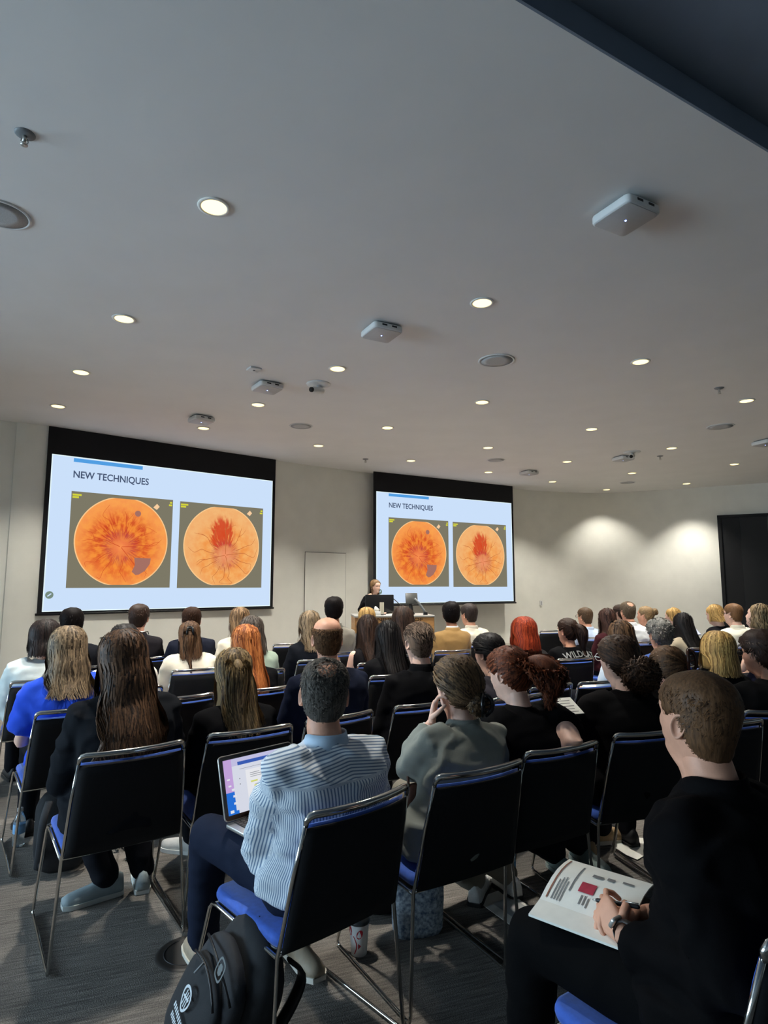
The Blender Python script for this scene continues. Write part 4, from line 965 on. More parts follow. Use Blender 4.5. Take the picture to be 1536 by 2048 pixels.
        b = MB(); cc = nb+V(0, .012, -.006); b.tube([cc+V(math.cos(2*math.pi*k/24)*.066*S, math.sin(2*math.pi*k/24)*.066*S, -.022*max(0, math.sin(2*math.pi*k/24))) for k in range(25)], .0075, 7); b.build('neckband', tm, root)
    # --- trousers and shoes
    if not stand or True:
        L_ = D.get('legs', ('dark', (26,27,32))); lm = fabric('legs_'+L_[0], L_[1]); b = MB(); hh = hip
        if stand: b.loft([[V(.165*math.cos(a*.2618), .12*math.sin(a*.2618), z) for a in range(24)] for z in (.80, .90, .98)])
        else: b.loft([[V(hh.x+(.178*bs)*q*math.cos(a*.2618), hh.y+.015+.13*bs*q*math.sin(a*.2618), z) for a in range(24)] for z, q in ((.468, .9), (.50, 1), (.58, 1), (.62, .92))])
        for nm in 'LR':
            h, k, a, ft = LEG[nm]; q = bs**.5; b.tube([h, h.lerp(k, .5), k+(h-k).normalized()*.02], [.092*q, .083*q, .073*q], 14, round_ends=True); b.tube([k, k.lerp(a, .2), k.lerp(a, .5), a.lerp(k, D.get('hem', .03))], [.071*q, .070*q, .063*q, .057*q], 14, round_ends=True)
        o = b.build('trousers', lm, root); BAKE.append((o, (.012, .018, .022)[lod], 3, None, .004, D['id']+50, None))
        up, so = D.get('shoes', ((30,30,32), (24,24,24))); um = mat('shoe_%d_%d_%d' % up, up, .6, vary=.08, vscale=30, bump=.1); sm_ = mat('sole_%d_%d_%d' % so, so, .6, vary=.06)
        for nm in 'LR':
            h, k, a, ft = LEG[nm]; w = V(-ft.y, ft.x, 0); c = V(a.x, a.y, 0); lift = a.z-.085; sp = pose.get('sp'+nm, 0.0)
            up_ = V(0, 0, 1) ; F = (ft*math.cos(sp)-up_*math.sin(sp)*-1) if False else ft; b = MB(); rings = []; sr = []
            for t, wd, ht in ((-.075, .026, .075), (-.06, .034, .085), (-.02, .036, .088), (.03, .037, .078), (.08, .042, .060), (.13, .045, .050), (.17, .040, .042), (.195, .024, .032)):
                cc = c+F*t+V(0, 0, lift); rings.append([cc+w*wd*math.cos(q*.5236)+V(0, 0, .018+ht*max(0, math.sin(q*.5236)) if math.sin(q*.5236) > 0 else .018) for q in range(12)])
                sr.append([cc+w*(wd+.004)*x+V(0, 0, z) for x, z in ((-1, .001), (1, .001), (1.02, .022), (-1.02, .022))])
            Mr = Matrix.Translation(c+F*.17+V(0, 0, lift)) @ Matrix.Rotation(sp, 4, w) @ Matrix.Translation(-(c+F*.17+V(0, 0, lift)))
            b.loft(rings); b.xf(Mr); s_ = b.build('shoe', um, root); b = MB(); b.loft(sr); b.xf(Mr); b.build('sole', sm_, s_, sharp=40)
    return root, M, body, J
def finish_people():
    dg = bpy.context.evaluated_depsgraph_get()
    for it in BAKE:
        o, vox, sm_ = it[0], it[1], it[2]
        md = o.modifiers.new('r', 'REMESH'); md.mode = 'VOXEL'; md.voxel_size = vox; md.use_smooth_shade = True
        ms = o.modifiers.new('s', 'SMOOTH'); ms.factor = .6; ms.iterations = sm_
    bpy.context.view_layer.update(); dg = bpy.context.evaluated_depsgraph_get()
    for it in BAKE:
        o = it[0]; ev = o.evaluated_get(dg); me = bpy.data.meshes.new_from_object(ev); old = o.data
        nv = len(me.vertices); co = np.empty(nv*3); me.vertices.foreach_get('co', co); co = co.reshape(-1, 3)
        fold = it[4]
        if fold:
            no = np.empty(nv*3); me.vertices.foreach_get('normal', no); no = no.reshape(-1, 3); sd = it[5]*3.1
            for i in range(nv):
                p = co[i]; q = noise.noise((p[0]*9+sd, p[1]*9, p[2]*16))*.6+noise.noise((p[0]*20, p[1]*20+sd, p[2]*34))*.3
                r_ = 1-abs(noise.noise((p[0]*7+sd, p[1]*7, p[2]*11+sd)))*3.2
                co[i] = p+no[i]*fold*(q*1.2+max(0, r_)*.9)
            me.vertices.foreach_set('co', co.reshape(-1))
        ext = it[6] if len(it) > 6 else None
        if ext and ext[2]:
            bd, J, per = ext; at = me.attributes.new('hv', 'FLOAT', 'POINT'); vals = np.zeros(nv)
            for i in range(nv):
                p = Vector(co[i]); t = (p.z-bd.hip.z)/(bd.nb.z-bd.hip.z); c, w, d = bd.sect(min(1, max(0, t))); best = None
                for nm in 'LR':
                    sh, el, wr = J[nm][:3]; pn = (el-sh).cross(wr-el).normalized()
                    for si, (a_, b_) in enumerate(((sh, el), (el, wr))):
                        ab = b_-a_; k = min(1, max(0, (p-a_).dot(ab)/ab.length_squared)); q = a_+ab*k; dd_ = (p-q).length
                        if best is None or dd_ < best[0]: best = (dd_, ab, p-q, k if si == 0 else 1, pn)
                if best[0] < .082 and (best[3] > .12) and abs(p.x-c.x) > w*.86:
                    ax = best[1].normalized(); w2 = ax.cross(best[4]); vals[i] = math.atan2(best[2].dot(best[4]), best[2].dot(w2))*.062
                elif t > .80 and p.y < c.y+.03: vals[i] = p.z+abs(p.x-c.x)*.14+(p.y-c.y)*.2
                else: vals[i] = math.atan2((p.x-c.x)/w, -(p.y-c.y)/d)*.195
            at.data.foreach_set('value', vals)
        ex = it[3]
        if ex:
            bm = bmesh.new(); bm.from_mesh(me); vs = [bm.verts.new(p) for p in ex.v]
            for f, mi in zip(ex.f, ex.m):
                try: fc = bm.faces.new([vs[k] for k in f]); fc.material_index = mi; fc.smooth = True
                except ValueError: pass
            bm.to_mesh(me); bm.free()
        me.materials.clear()
        for m in old.materials: me.materials.append(m)
        me.polygons.foreach_set('use_smooth', [True]*len(me.polygons))
        nm = old.name; o.modifiers.clear(); o.data = me; bpy.data.meshes.remove(old); me.name = nm; me.update()
SKINS = dict(a=(226,176,150), b=(214,158,130), c=(236,192,170), d=(176,122,92), e=(142,96,70))
LIPS = dict(a=(190,110,100), b=(176,100,88), c=(198,112,106), d=(140,82,68), e=(112,66,56))
CLIPS = dict(black=(16,15,15), brown=(60,34,22), white=(226,224,220), sun=(18,16,16), dark=(30,24,22), gold=(176,140,80))
# ---------------------------------------------------------------- seating plan
K = dict(
 c1=chair_from_rail(156,1514,371,1484,35), c2=chair_from_rail(415,1473,584,1450,33), c5=chair_from_rail(605,1640,818,1568,42),
 c6=chair_from_rail(873,1556,1040,1523,31), c7=chair_from_rail(1057,1508,1186,1485,29), c8=chair_from_rail(1228,1472,0,1472,18,'L'),
 c9=chair_from_rail(1488,1425,0,1425,6,'L'), c3=chair_from_rail(72,1428,0,1428,36,'L'), c4=chair_from_rail(22,1366,0,1366,33,'L'),
 c10=chair_from_rail(0,1388,428,1388,38,'R'), c11=chair_from_rail(344,1343,0,1343,28,'L'), c10b=chair_from_rail(0,1373,582,1373,36,'R'),
 c12=chair_from_rail(597,1446,757,1420,37), c13=chair_from_rail(740,1355,0,1355,28,'L'), c14=chair_from_rail(789,1416,0,1416,30,'L'),
 c15=chair_from_rail(547,1290,0,1290,25,'L'), c16=chair_from_rail(870,1304,0,1304,22,'L'), c17=chair_from_rail(1080,1263,0,1263,20,'L'),
 c18=chair_from_rail(1120,1320,1181,1317,22), c19=chair_from_rail(0,1323,1109,1323,28,'R'), c20=chair_from_rail(0,1368,1142,1368,34,'R'),
 c21=chair_from_rail(1157,1368,0,1368,24,'L'), c22=chair_from_rail(1169,1277,0,1277,18,'L'), c24=chair_from_rail(1377,1298,0,1298,18,'L'), c25=chair_from_rail(1475,1291,0,1291,18,'L'),
 cA=chair_from_rail(1528,1890,0,1890,33,'L'))
K['c8b'] = (K['c8'][0]+.50, K['c8'][1]+.22, 12)
def H(kind, dark, light, **k): return dict(kind=kind, dark=dark, light=light, **k)
BLK = ((9,8,9), (34,29,28)); DBR = ((20,13,11), (70,48,36)); MBR = ((44,30,22), (118,86,60)); LBR = ((70,52,38), (168,132,94)); BLD = ((120,88,48), (222,180,110)); GRY = ((60,58,54), (160,156,148)); RED = ((104,30,14), (190,78,36)); ORG = ((122,60,28), (214,132,72))
def hh(kind, pair, **k): return H(kind, pair[0], pair[1], **k)
def T(key, col, **k): return dict(key=key, col=col, **k)
BLACKT = (14,14,16)
PEOPLE = []
def P(id, u, v, where, label, clabel, hair, top, **k): PEOPLE.append(dict(id=id, u=u, v=v, where=where, label=label, clabel=clabel, hair=hair, top=top, **k))
# nearest people
P(1, 245, 1262, 'c1', 'person in black hooded jacket with long dark brown hair, sunglasses on the head', 'chair under the long-haired person in the black hooded jacket, front left',
  H('long', (30,21,17), (116,84,60), len=.48, wave=.016, wl=.19, vol=.024, flare=.16, conv=.0, span=112, n=1700, m=.045, jit=.016), T('hoodie', (28,30,34), collar='hood', name='hooded_jacket', long=True, grow=.022, loose=.02, fold=.010), fem=True, skin='a', glasses=('sun', .104, -.07, -8), top_h=.022, hr=-5, build=1.12, lean=.04,
  posew=dict(anL=(-1.36,3.17,.085), anR=(-1.22,3.26,.085), ftL=(-.8,-.6,0), ftR=(-.4,.9,0)), shoes=((150,164,168), (190,194,190)))
P(2, 468, 1296, 'c2', 'person in black top with streaked blonde-brown half-up ponytail', 'chair holding the person with the streaked ponytail, behind the laptop',
  H('half_up', (62,50,38), (176,146,100), len=.24, wave=.006, vol=.016, span=105, flare=.05, gather=(0,-.112,.165), tail=[(0,-.10,.172),(0,-.135,.165),(0,-.15,.10),(0,-.150,-.02),(.005,-.150,-.14),(.0,-.155,-.25)], tail_r=.036), T('black_a', BLACKT, grow=.016, collar='crew'), fem=True, hy=-10, skin='c', hp=-4, lean=.05,
  posew=dict(anL=(-1.09,3.66,.085), ftL=(-.9,.25,0)), shoes=((214,214,210), (232,232,228)), top_h=.014)
P(3, 653, 1313, 'c5', 'person in light blue striped shirt with thinning dark grey hair, laptop on the lap', 'chair of the person in the striped shirt, nearest in the middle',
  H('crown_thin', (28,27,27), (112,106,98), thick=.009, len=.020, lay=.75, n=2600, w=.004), T('stripe', (176,196,214), mat=None, stripe=.0098, collar='shirt', name='shirt', loose=.020, grow=.020, fold=.014, sleeve=.7), hy=-32, skin='b', hr=3, hp=-3, lean=.02, build=1.08,
  posew=dict(knL=(-.665,2.44,.575), anL=(-.72,2.60,.085), ftL=(-.5,.85,0), knR=(-.40,2.60,.565), anR=(-.36,2.66,.10), ftR=(.55,-.75,0), wrL=(-.47,2.34,.68), wrR=(-.36,2.44,.665), elL='px:528,1700,2.14', hdL=(.1,.9,0), hdR=(-.5,.8,0)), legs=('navy', (30,36,52)), shoes=((150,136,116), (206,202,190)), hem=.10, lens=True)
P(4, 916, 1309, 'c6', 'person in grey-green blazer resting the chin on one hand, brown hair pinned low', 'chair of the person in the grey-green blazer',
  H('bun', (44,34,26), (124,98,70), thick=.014, gather=(0.02,-.115,.05), bun=(.03,-.118,.045), bun_r=(.042,.032,.045), n=1500, clip=((.035,-.145,.045), 1.0, 'black')), T('blazer_green', (122,125,117), collar='blazer', name='blazer', grow=.018, loose=.016, fold=.013, long=True), fem=True, skin='c', hy=2, hp=3, hr=0, lean=.03, face=True,
  posew=dict(elL=(.10,2.56,.78), wrL='px:863,1446,2.60', hdL=(.18,.02,.95), hnL=(.8,-.2,-.25), cuL=.8, wrR=(.30,2.80,.60), elR=(.49,2.70,.66), anL=(.45,3.14,.085), ftL=(.3,.9,0), anR=(.62,3.2,.085)), shoes=((226,224,220), (30,30,30)), legs=('taupe', (126,118,104)))
P(5, 1008, 1293, 'c7', 'person in black short-sleeved top with reddish brown ponytail, one elbow out', 'chair with blue pad edge beside the grey-green blazer person',
  H('pony', (40,22,16), (140,78,50), thick=.015, gather=(.02,-.115,.135), tail=[(.02,-.09,.14),(.055,-.135,.135),(.085,-.16,.08),(.10,-.155,.0),(.095,-.14,-.06)], tail_r=.058, tail_wave=.024, tail_mess=.008, n=1500), T('black_b', BLACKT, sleeve=.42, collar='crew', loose=.018, grow=.022), fem=True, skin='c', hy=12, hp=-14, build=1.18, lean=.13, face=True,
  posew=dict(elR='px:1150,1478,2.66', wrR='px:1118,1520,2.86', anL=(.93,3.44,.085), anR=(1.09,3.54,.085), ftL=(.3,-.9,0), ftR=(.4,-.9,0)), shoes=((128,144,140), (150,160,154)))
P(6, 1236, 1270, 'c8', 'person in black shirt with clear glasses and messy dark brown bun', 'chair of the black-shirted person with the messy bun',
  H('bun', (22,16,14), (90,64,46), thick=.016, gather=(0,-.115,.07), bun=(.01,-.150,.045), bun_r=(.085,.062,.075), mess=.02, n=1500), T('black_c', (17,16,17), sleeve=.5, collar='crew', loose=.022, grow=.026), fem=True, skin='c', hy=7, hp=0, build=1.25, lean=.04, face=True, glasses=('white', 0, 0, 0),
  posew=dict(anL=(1.30,3.80,.085), ftL=(.9,.2,0)), shoes=((176,148,110), (222,216,202)))
P(7, 1400, 1337, 'cA', 'person in black pullover with short brown hair, hands clasped over an open booklet', 'chair at the lower right corner with its blue seat edge showing',
  H('short', (42,29,20), (124,88,58), thick=.007, len=.014, lay=.92, n=3600, w=.0028, sweep=.2), T('black_d', (13,12,13), collar='shirt', grow=.018, loose=.018, fold=.012), skin='b', hy=-12, hp=4, lean=.03, face=True, build=1.06, legs=('black', (10,10,11)),
  posew=dict(wrL='px:1250,1876,1.60', wrR='px:1290,1828,1.70', hdL=(-.25,.85,.25), hdR=(-.93,.05,.02), hnL=(.8,.2,-.35), hnR=(.05,-.55,-.8), cuL=1.1, cuR=.85, elL=(.72,1.36,.70), elR=(1.05,1.62,.72), knL=(.42,1.83,.545), knR=(.66,2.02,.545), anL=(.40,1.88,.085), anR=(.62,2.06,.085)))
P(8, 1330, 1292, 'c8b', 'person in blue top with brown hair held by a brown claw clip, leaning forward', 'hidden chair between the bun person and the right-hand foreground person',
  H('clip', (46,32,23), (122,90,62), thick=.015, gather=(.03,-.12,.12), clip=((.05,-.135,.14), 1.5, 'brown')), T('blue_b', (48,82,168), grow=.016, collar='crew'), fem=True, skin='b', hy=0, hp=-12, lean=.20)
P(9, 138, 1252, 'c3', 'person in bright blue short-sleeved top with shoulder-length grey-brown hair', 'chair of the person in the bright blue top, left side',
  H('long', (66,55,44), (164,140,110), len=.22, wave=.012, wl=.13, vol=.030, flare=.16, span=112, n=1300), T('bright_blue', (40,82,214), sleeve=.55, collar='crew', loose=.03, grow=.024, fold=.010), fem=True, skin='c', build=1.05, top_h=.026, lean=.03)
P(10, 92, 1239, 'c4', 'person in pale quilted sweater with dark chin-length hair, far left', 'leftmost chair, under the person in the pale quilted sweater',
  H('bob', (20,16,16), (60,48,44), len=.10, vol=.036, flare=.18, wave=.008, span=115), T('quilt', (214,224,222), collar='crew', loose=.03, grow=.03, fold=.008), fem=True, skin='a', top_h=.03, build=1.1)
P(11, 655, 1234, 'c12', 'person in navy blazer with a bald crown and short brown side hair', 'chair of the bald person in the navy blazer',
  H('bald_top', (54,38,28), (116,86,60), thick=.008, len=.018, n=900, w=.005), T('navy_blazer', (28,33,50), collar='blazer', ckey='shirt_pale', ccol=(186,200,216), name='blazer', grow=.02, loose=.018), skin='b', hy=-22, top_h=.002, build=1.08)
P(12, 837, 1242, 'c14', 'person in black shirt with shaved sides and brown hair combed back', 'chair of the person with shaved sides',
  H('undercut', (42,34,29), (150,126,108), thick=.009, len=.05, lay=.85, sweep=-1.2, n=900, mask=None, key='12'), T('black_e', (18,18,20), collar='shirt', grow=.018, loose=.016), skin='c', hy=-3, build=1.05)
P(13, 380, 1242, 'c11', 'person in cream knit sweater with brown hair in a dark claw clip', 'chair of the cream sweater person with the claw clip',
  hh('half_up', MBR, len=.16, vol=.012, gather=(0,-.115,.15), tail=[(0,-.10,.15),(0,-.14,.14),(0,-.15,.06),(0,-.15,-.06),(.01,-.15,-.16)], tail_r=.03, clip=((0,-.135,.15), 1.1, 'black')), T('cream', (226,216,196), collar='crew', loose=.024, grow=.022), fem=True, hy=-10, skin='c')
P(14, 492, 1248, 'c10b', 'person with long straight ginger hair and black top', 'chair of the ginger-haired person',
  hh('long', ORG, len=.34, wave=.005, vol=.020, flare=.06, conv=.1, span=108), T('black_f', BLACKT, collar='crew'), fem=True, skin='c', top_h=.02)
P(15, 775, 1240, 'c13', 'person with long straight black hair and black top, centre of the audience', 'chair of the person with long black hair, centre',
  hh('long', BLK, len=.40, wave=.004, vol=.026, flare=.12, conv=.0, span=110), T('black_g', BLACKT, collar='crew'), fem=True, skin='a', top_h=.022)
P(16, 902, 1204, 'c16', 'person in tan blazer with short black hair', 'chair of the person in the tan blazer',
  hh('short', BLK, thick=.022, len=.03, rough_geo=.008), T('tan', (150,118,72), collar='blazer', ckey='shirt_white', ccol=(226,228,228), name='blazer', grow=.02), skin='d', hy=-25, lean=.03)
P(17, 1047, 1234, 'c19', 'person with bright copper red bobbed hair and dark jacket', 'chair of the copper-haired person',
  hh('bob', ((96,26,12),(184,70,32)), len=.13, vol=.040, flare=.24, wave=.003, span=118, n=900), T('charcoal', (40,38,38), collar='crew', loose=.02, grow=.02), fem=True, skin='c', top_h=.03, build=1.05)
P(18, 1135, 1236, 'c18', 'person in black T-shirt with white lettering on the back and dark ponytail', 'chair of the person with lettering on the shirt',
  hh('pony', DBR, thick=.014, gather=(0,-.115,.16), tail=[(.0,-.10,.165),(0,-.15,.16),(.01,-.175,.08),(.02,-.17,-.03),(.02,-.16,-.13)], tail_r=.038, tail_wave=.008), T('black_h', BLACKT, sleeve=.5, collar='crew', loose=.02, grow=.02), fem=True, skin='b', hy=12, build=1.1, face=True, backtext=True)
P(19, 1517, 1263, 'c9', 'person in black top with dark-framed glasses at the right edge of the picture', 'chair cut by the right edge behind the foreground person',
  hh('short', DBR, thick=.028, len=.05, rough_geo=.01), T('black_i', BLACKT, collar='crew', grow=.02), fem=True, skin='b', hy=23, hp=-4, face=True, glasses=('dark', 0, 0, 0), build=1.1)
P(20, 1437, 1264, 4.4, 'person with golden blonde bobbed hair and black top, right side', 'chair of the golden blonde person on the right',
  hh('bob', ((116,84,44),(226,184,112)), len=.13, vol=.040, flare=.20, wave=.006, wl=.2, span=120, n=900), T('black_j', BLACKT, collar='crew', grow=.02), fem=True, skin='c', hy=-22, ang=12, hr=4, top_h=.028)
P(21, 975, 1267, 4.05, 'person with black hair and a silver hair clip, head low behind the blazer person', 'chair hidden behind the pinned-hair person',
  hh('bun', BLK, thick=.02, gather=(0,-.12,.09), bun=(0,-.12,.07), bun_r=(.05,.03,.045), clip=((.03,-.13,.11), .6, 'white')), T('dark_print', (54,50,56), collar='crew'), fem=True, skin='a', hy=10, hp=-6, lean=.06)
P(22, 250, 1249, 4.25, 'person in cream top with dark hair, hidden behind the hooded jacket person', 'chair of the cream-topped person behind the hooded jacket',
  hh('bun', BLK, thick=.02, gather=(0,-.115,.12), bun=(0,-.125,.12), bun_r=(.04,.03,.04)), T('cream_b', (224,216,200), collar='crew', grow=.02, loose=.02), fem=True, skin='a', ang=35)
P(23, 145, 1216, 5.25, 'person with short black hair at far left, second row', 'chair of the black-haired person at far left',
  hh('short', BLK, thick=.018, len=.03), T('suit_a', (26,28,34), collar='blazer', name='blazer'), skin='b', ang=35)
P(24, 279, 1208, 5.9, 'person in dark suit and white collar with short dark brown hair, front row left', 'chair of the dark-suited person on the left',
  hh('short', DBR, thick=.016, len=.03), T('suit_b', (34,32,36), collar='blazer', ckey='shirt_white', ccol=(226,228,228), name='blazer', grow=.018), skin='b', ang=34, hy=-32, face=True)
P(25, 384, 1214, 6.0, 'person in navy suit with short dark hair, front row left of centre', 'chair of the navy-suited person in the front row',
  hh('short', DBR, thick=.016, len=.03), T('suit_c', (27,30,42), collar='blazer', ckey='shirt_white', ccol=(226,228,228), name='blazer', grow=.018), skin='c', ang=32, hy=-14)
P(26, 480, 1214, 6.0, 'person in cream sweater with dark blonde hair, front row', 'chair of the dark blonde person in the front row',
  hh('long', LBR, len=.20, vol=.022, flare=.08, wave=.008), T('cream_c', (224,212,190), collar='crew', loose=.02, grow=.02), fem=True, skin='c', ang=32, top_h=.02)
P(27, 503, 1231, 5.1, 'person in pale green top with dark greyish brown hair', 'chair of the pale green top person',
  hh('long', ((44,38,34),(110,98,88)), len=.16, vol=.026, flare=.14), T('pale_green', (150,166,150), collar='crew', loose=.02), fem=True, skin='a', ang=32, top_h=.024)
P(28, 620, 1221, 5.8, 'person in black top with wavy grey-brown hair, centre left', 'chair of the wavy grey-brown haired person',
  hh('long', ((70,58,46),(160,136,106)), len=.20, vol=.028, flare=.08, wave=.012, wl=.12), T('black_k', (22,24,30), collar='crew', loose=.02, grow=.02), fem=True, skin='c', ang=30, hy=-18, top_h=.024)
P(29, 668, 1195, 6.4, 'person in grey jacket with thick black hair, sitting tall in the front row', 'chair of the tall person in the grey jacket',
  hh('short', BLK, thick=.024, len=.03, rough_geo=.008), T('grey_jacket', (128,124,114), collar='blazer', name='jacket', grow=.018), skin='d', ang=30, hy=-30)
P(30, 733, 1214, 7.2, 'person with short blonde hair right in front of the lectern', 'chair of the blonde person before the lectern',
  hh('bob', BLD, len=.06, vol=.026, flare=.1), T('grey_a', (90,90,94), collar='crew'), fem=True, skin='c', ang=26, top_h=.024)
P(31, 735, 1229, 5.6, 'person with long dark hair and one bare shoulder', 'chair of the bare-shouldered person',
  hh('long', DBR, len=.34, vol=.026, flare=.10, span=110), T('black_tank', (24,22,24), sleeve=0, grow=.012), fem=True, skin='c', ang=29, top_h=.022)
P(32, 805, 1212, 6.2, 'person with voluminous dark brown hair in front of the lectern lettering', 'chair of the voluminous-haired person',
  hh('half', ((26,19,16),(84,62,50)), len=.22, vol=.040, flare=.10, wave=.010), T('dark_a', (34,32,34), collar='crew'), fem=True, skin='b', ang=27, top_h=.034)
P(33, 938, 1207, 7.3, 'person in off-white shirt with short dark hair beside the tan blazer', 'chair of the off-white shirt person by the tan blazer',
  hh('short', ((24,20,20),(76,64,58)), thick=.016, len=.025), T('offwhite', (214,206,188), collar='shirt', loose=.02, grow=.02, fold=.010), skin='b', ang=25, hy=12, face=True)
P(34, 1170, 1214, 'c22', 'person in pale blue shirt with glasses and short brown hair, right of the second screen', 'chair of the pale blue shirt person',
  hh('short', ((38,28,20),(104,80,56)), thick=.010, len=.02), T('pale_blue', (176,192,214), collar='shirt', loose=.018, grow=.018, fold=.008), skin='b', hy=12, face=True, glasses=('dark', 0, 0, 0))
P(35, 1213, 1216, 7.2, 'person with long dark brown hair and maroon top', 'chair of the person with long dark hair and maroon top',
  hh('long', ((30,18,16),(82,54,44)), len=.28, vol=.022, flare=.08), T('maroon', (62,30,34), collar='crew'), fem=True, skin='b', ang=22, hy=4, top_h=.02)
P(36, 1239, 1209, 8.9, 'person in profile half hidden by the balding person in white', 'chair of the half-hidden person in profile',
  hh('bun', DBR, thick=.014, gather=(0,-.115,.1), bun=(0,-.12,.08), bun_r=(.035,.03,.035)), T('dark_b', (50,40,40), collar='crew'), fem=True, skin='a', ang=22, hy=20, face=True)
P(37, 1255, 1202, 7.5, 'person in white shirt with balding crown, right side front', 'chair of the balding person in the white shirt',
  hh('crown_thin', ((52,44,36),(120,104,86)), thick=.009, len=.018), T('white_b', (220,224,228), collar='shirt', loose=.02, grow=.02, fold=.009), skin='b', ang=20, hy=-10)
P(38, 1291, 1212, 8.0, 'person with light brown hair in a small bun and tan cardigan', 'chair of the person with the small light brown bun',
  hh('bun', ((96,76,54),(176,146,106)), thick=.012, gather=(0,-.11,.15), bun=(0,-.125,.16), bun_r=(.04,.035,.04)), T('tan_b', (150,124,92), collar='crew'), fem=True, skin='b', ang=22, hy=28, face=True)
P(39, 1240, 1240, 5.1, 'person with long brown hair, sunglasses on top, pale top', 'chair of the sunglasses person on the right',
  hh('long', ((46,32,24),(126,94,66)), len=.26, vol=.028, flare=.16), T('pale_c', (206,216,222), collar='crew', loose=.026, grow=.024), fem=True, skin='c', ang=26, glasses=('sun', .104, -.07, -8), top_h=.022)
P(40, 1318, 1239, 5.4, 'person in blue shirt with dark collar and curly grey hair', 'chair of the grey-haired person in blue',
  hh('short', GRY, thick=.026, len=.04, rough_geo=.016, lay=.45, n=700, w=.009), T('mid_blue', (58,84,150), collar='shirt', ckey='collar_black', ccol=(24,24,28), grow=.022, loose=.02), skin='b', ang=26, hy=-14, build=1.1, face=True)
P(41, 1345, 1215, 8.7, 'person with pale blonde hair half hidden behind long black hair', 'chair of the half-hidden blonde person',
  hh('bob', BLD, len=.05, vol=.022, flare=.1, span=95), T('white_c', (206,206,206), collar='crew'), fem=True, skin='c', ang=20, hy=24, face=True, top_h=.02)
P(42, 1364, 1225, 'c24', 'person in beige top with long black hair on the right', 'chair of the beige top person with black hair',
  hh('long', BLK, len=.34, vol=.024, flare=.10), T('beige', (176,162,138), collar='crew', loose=.024, grow=.02), fem=True, skin='b', ang=22, top_h=.02)
P(43, 1424, 1209, 7.8, 'person in black top with shoulder-length blonde hair in profile, looking down', 'chair of the blonde person in profile',
  hh('bob', BLD, len=.08, vol=.020, flare=.10, span=104), T('black_l', (20,20,24), collar='crew', grow=.02, loose=.02), fem=True, skin='c', ang=22, hy=18, hp=-14, face=True, top_h=.02)
P(44, 1466, 1206, 'c25', 'person in cream shirt with glasses and short ginger-brown hair, by the black doorway', 'chair of the glasses person by the black doorway',
  hh('short', ((80,54,34),(146,106,70)), thick=.010, len=.02), T('cream_shirt', (228,224,206), collar='shirt', loose=.022, grow=.022, fold=.010), skin='c', hy=10, face=True, glasses=('dark', 0, 0, 0), build=1.05)
P(45, 1522, 1207, 6.1, 'person with curly light brown hair and dark top at the right edge', 'chair of the curly-haired person at the right edge',
  hh('curly', ((90,72,50),(176,150,112)), len=.14, vol=.026, flare=.14, wave=.014, span=104), T('navy_top', (28,28,44), sleeve=.2, grow=.014), fem=True, skin='c', ang=20, hy=22, hp=12, face=True, top_h=.022)
def undercut_mask(th, z): return std_mask(th, z)
def place(D):
    w = D['where']; top = None
    if isinstance(w, str):
        x, y, ang = K[w]; ca, sa = math.cos(R(ang)), math.sin(R(ang)); yl = -.08+D.get('lean', 0)
        ty = y+ca*yl
        for _ in range(4):
            c = uny(D['u'], D['v'], ty); rel = V(c.x-x, c.y-y, 0); lx = ca*rel.x+sa*rel.y; ty = y+sa*lx+ca*yl
        c = uny(D['u'], D['v'], ty)
    else:
        ang = D.get('ang', 30); c = uny(D['u'], D['v'], w); ca, sa = math.cos(R(ang)), math.sin(R(ang)); yl = -.08+D.get('lean', 0)
        x = c.x+sa*yl; y = c.y-ca*yl
    rel = V(c.x-x, c.y-y, 0); D['x'], D['y'], D['ang'] = x, y, ang
    D['crown'] = (ca*rel.x+sa*rel.y, -sa*rel.x+ca*rel.y, c.z)
    D['lod'] = 0 if c.y < 2.9 else 1 if c.y < 4.9 else 2
    if 'posew' in D:
        po = {}
        for k, q in D['posew'].items():
            if isinstance(q, str): a = [float(t) for t in q[3:].split(',')]; q = tuple(uny(*a))
            if isinstance(q, tuple):
                isdir = k[:2] in ('hd', 'hn', 'ft'); px = q[0]-(0 if isdir else x); py = q[1]-(0 if isdir else y); q = (ca*px+sa*py, -sa*px+ca*py, q[2])
            po[k] = q
        D['pose'] = po
    return D
for D in PEOPLE: place(D)
DBG = False
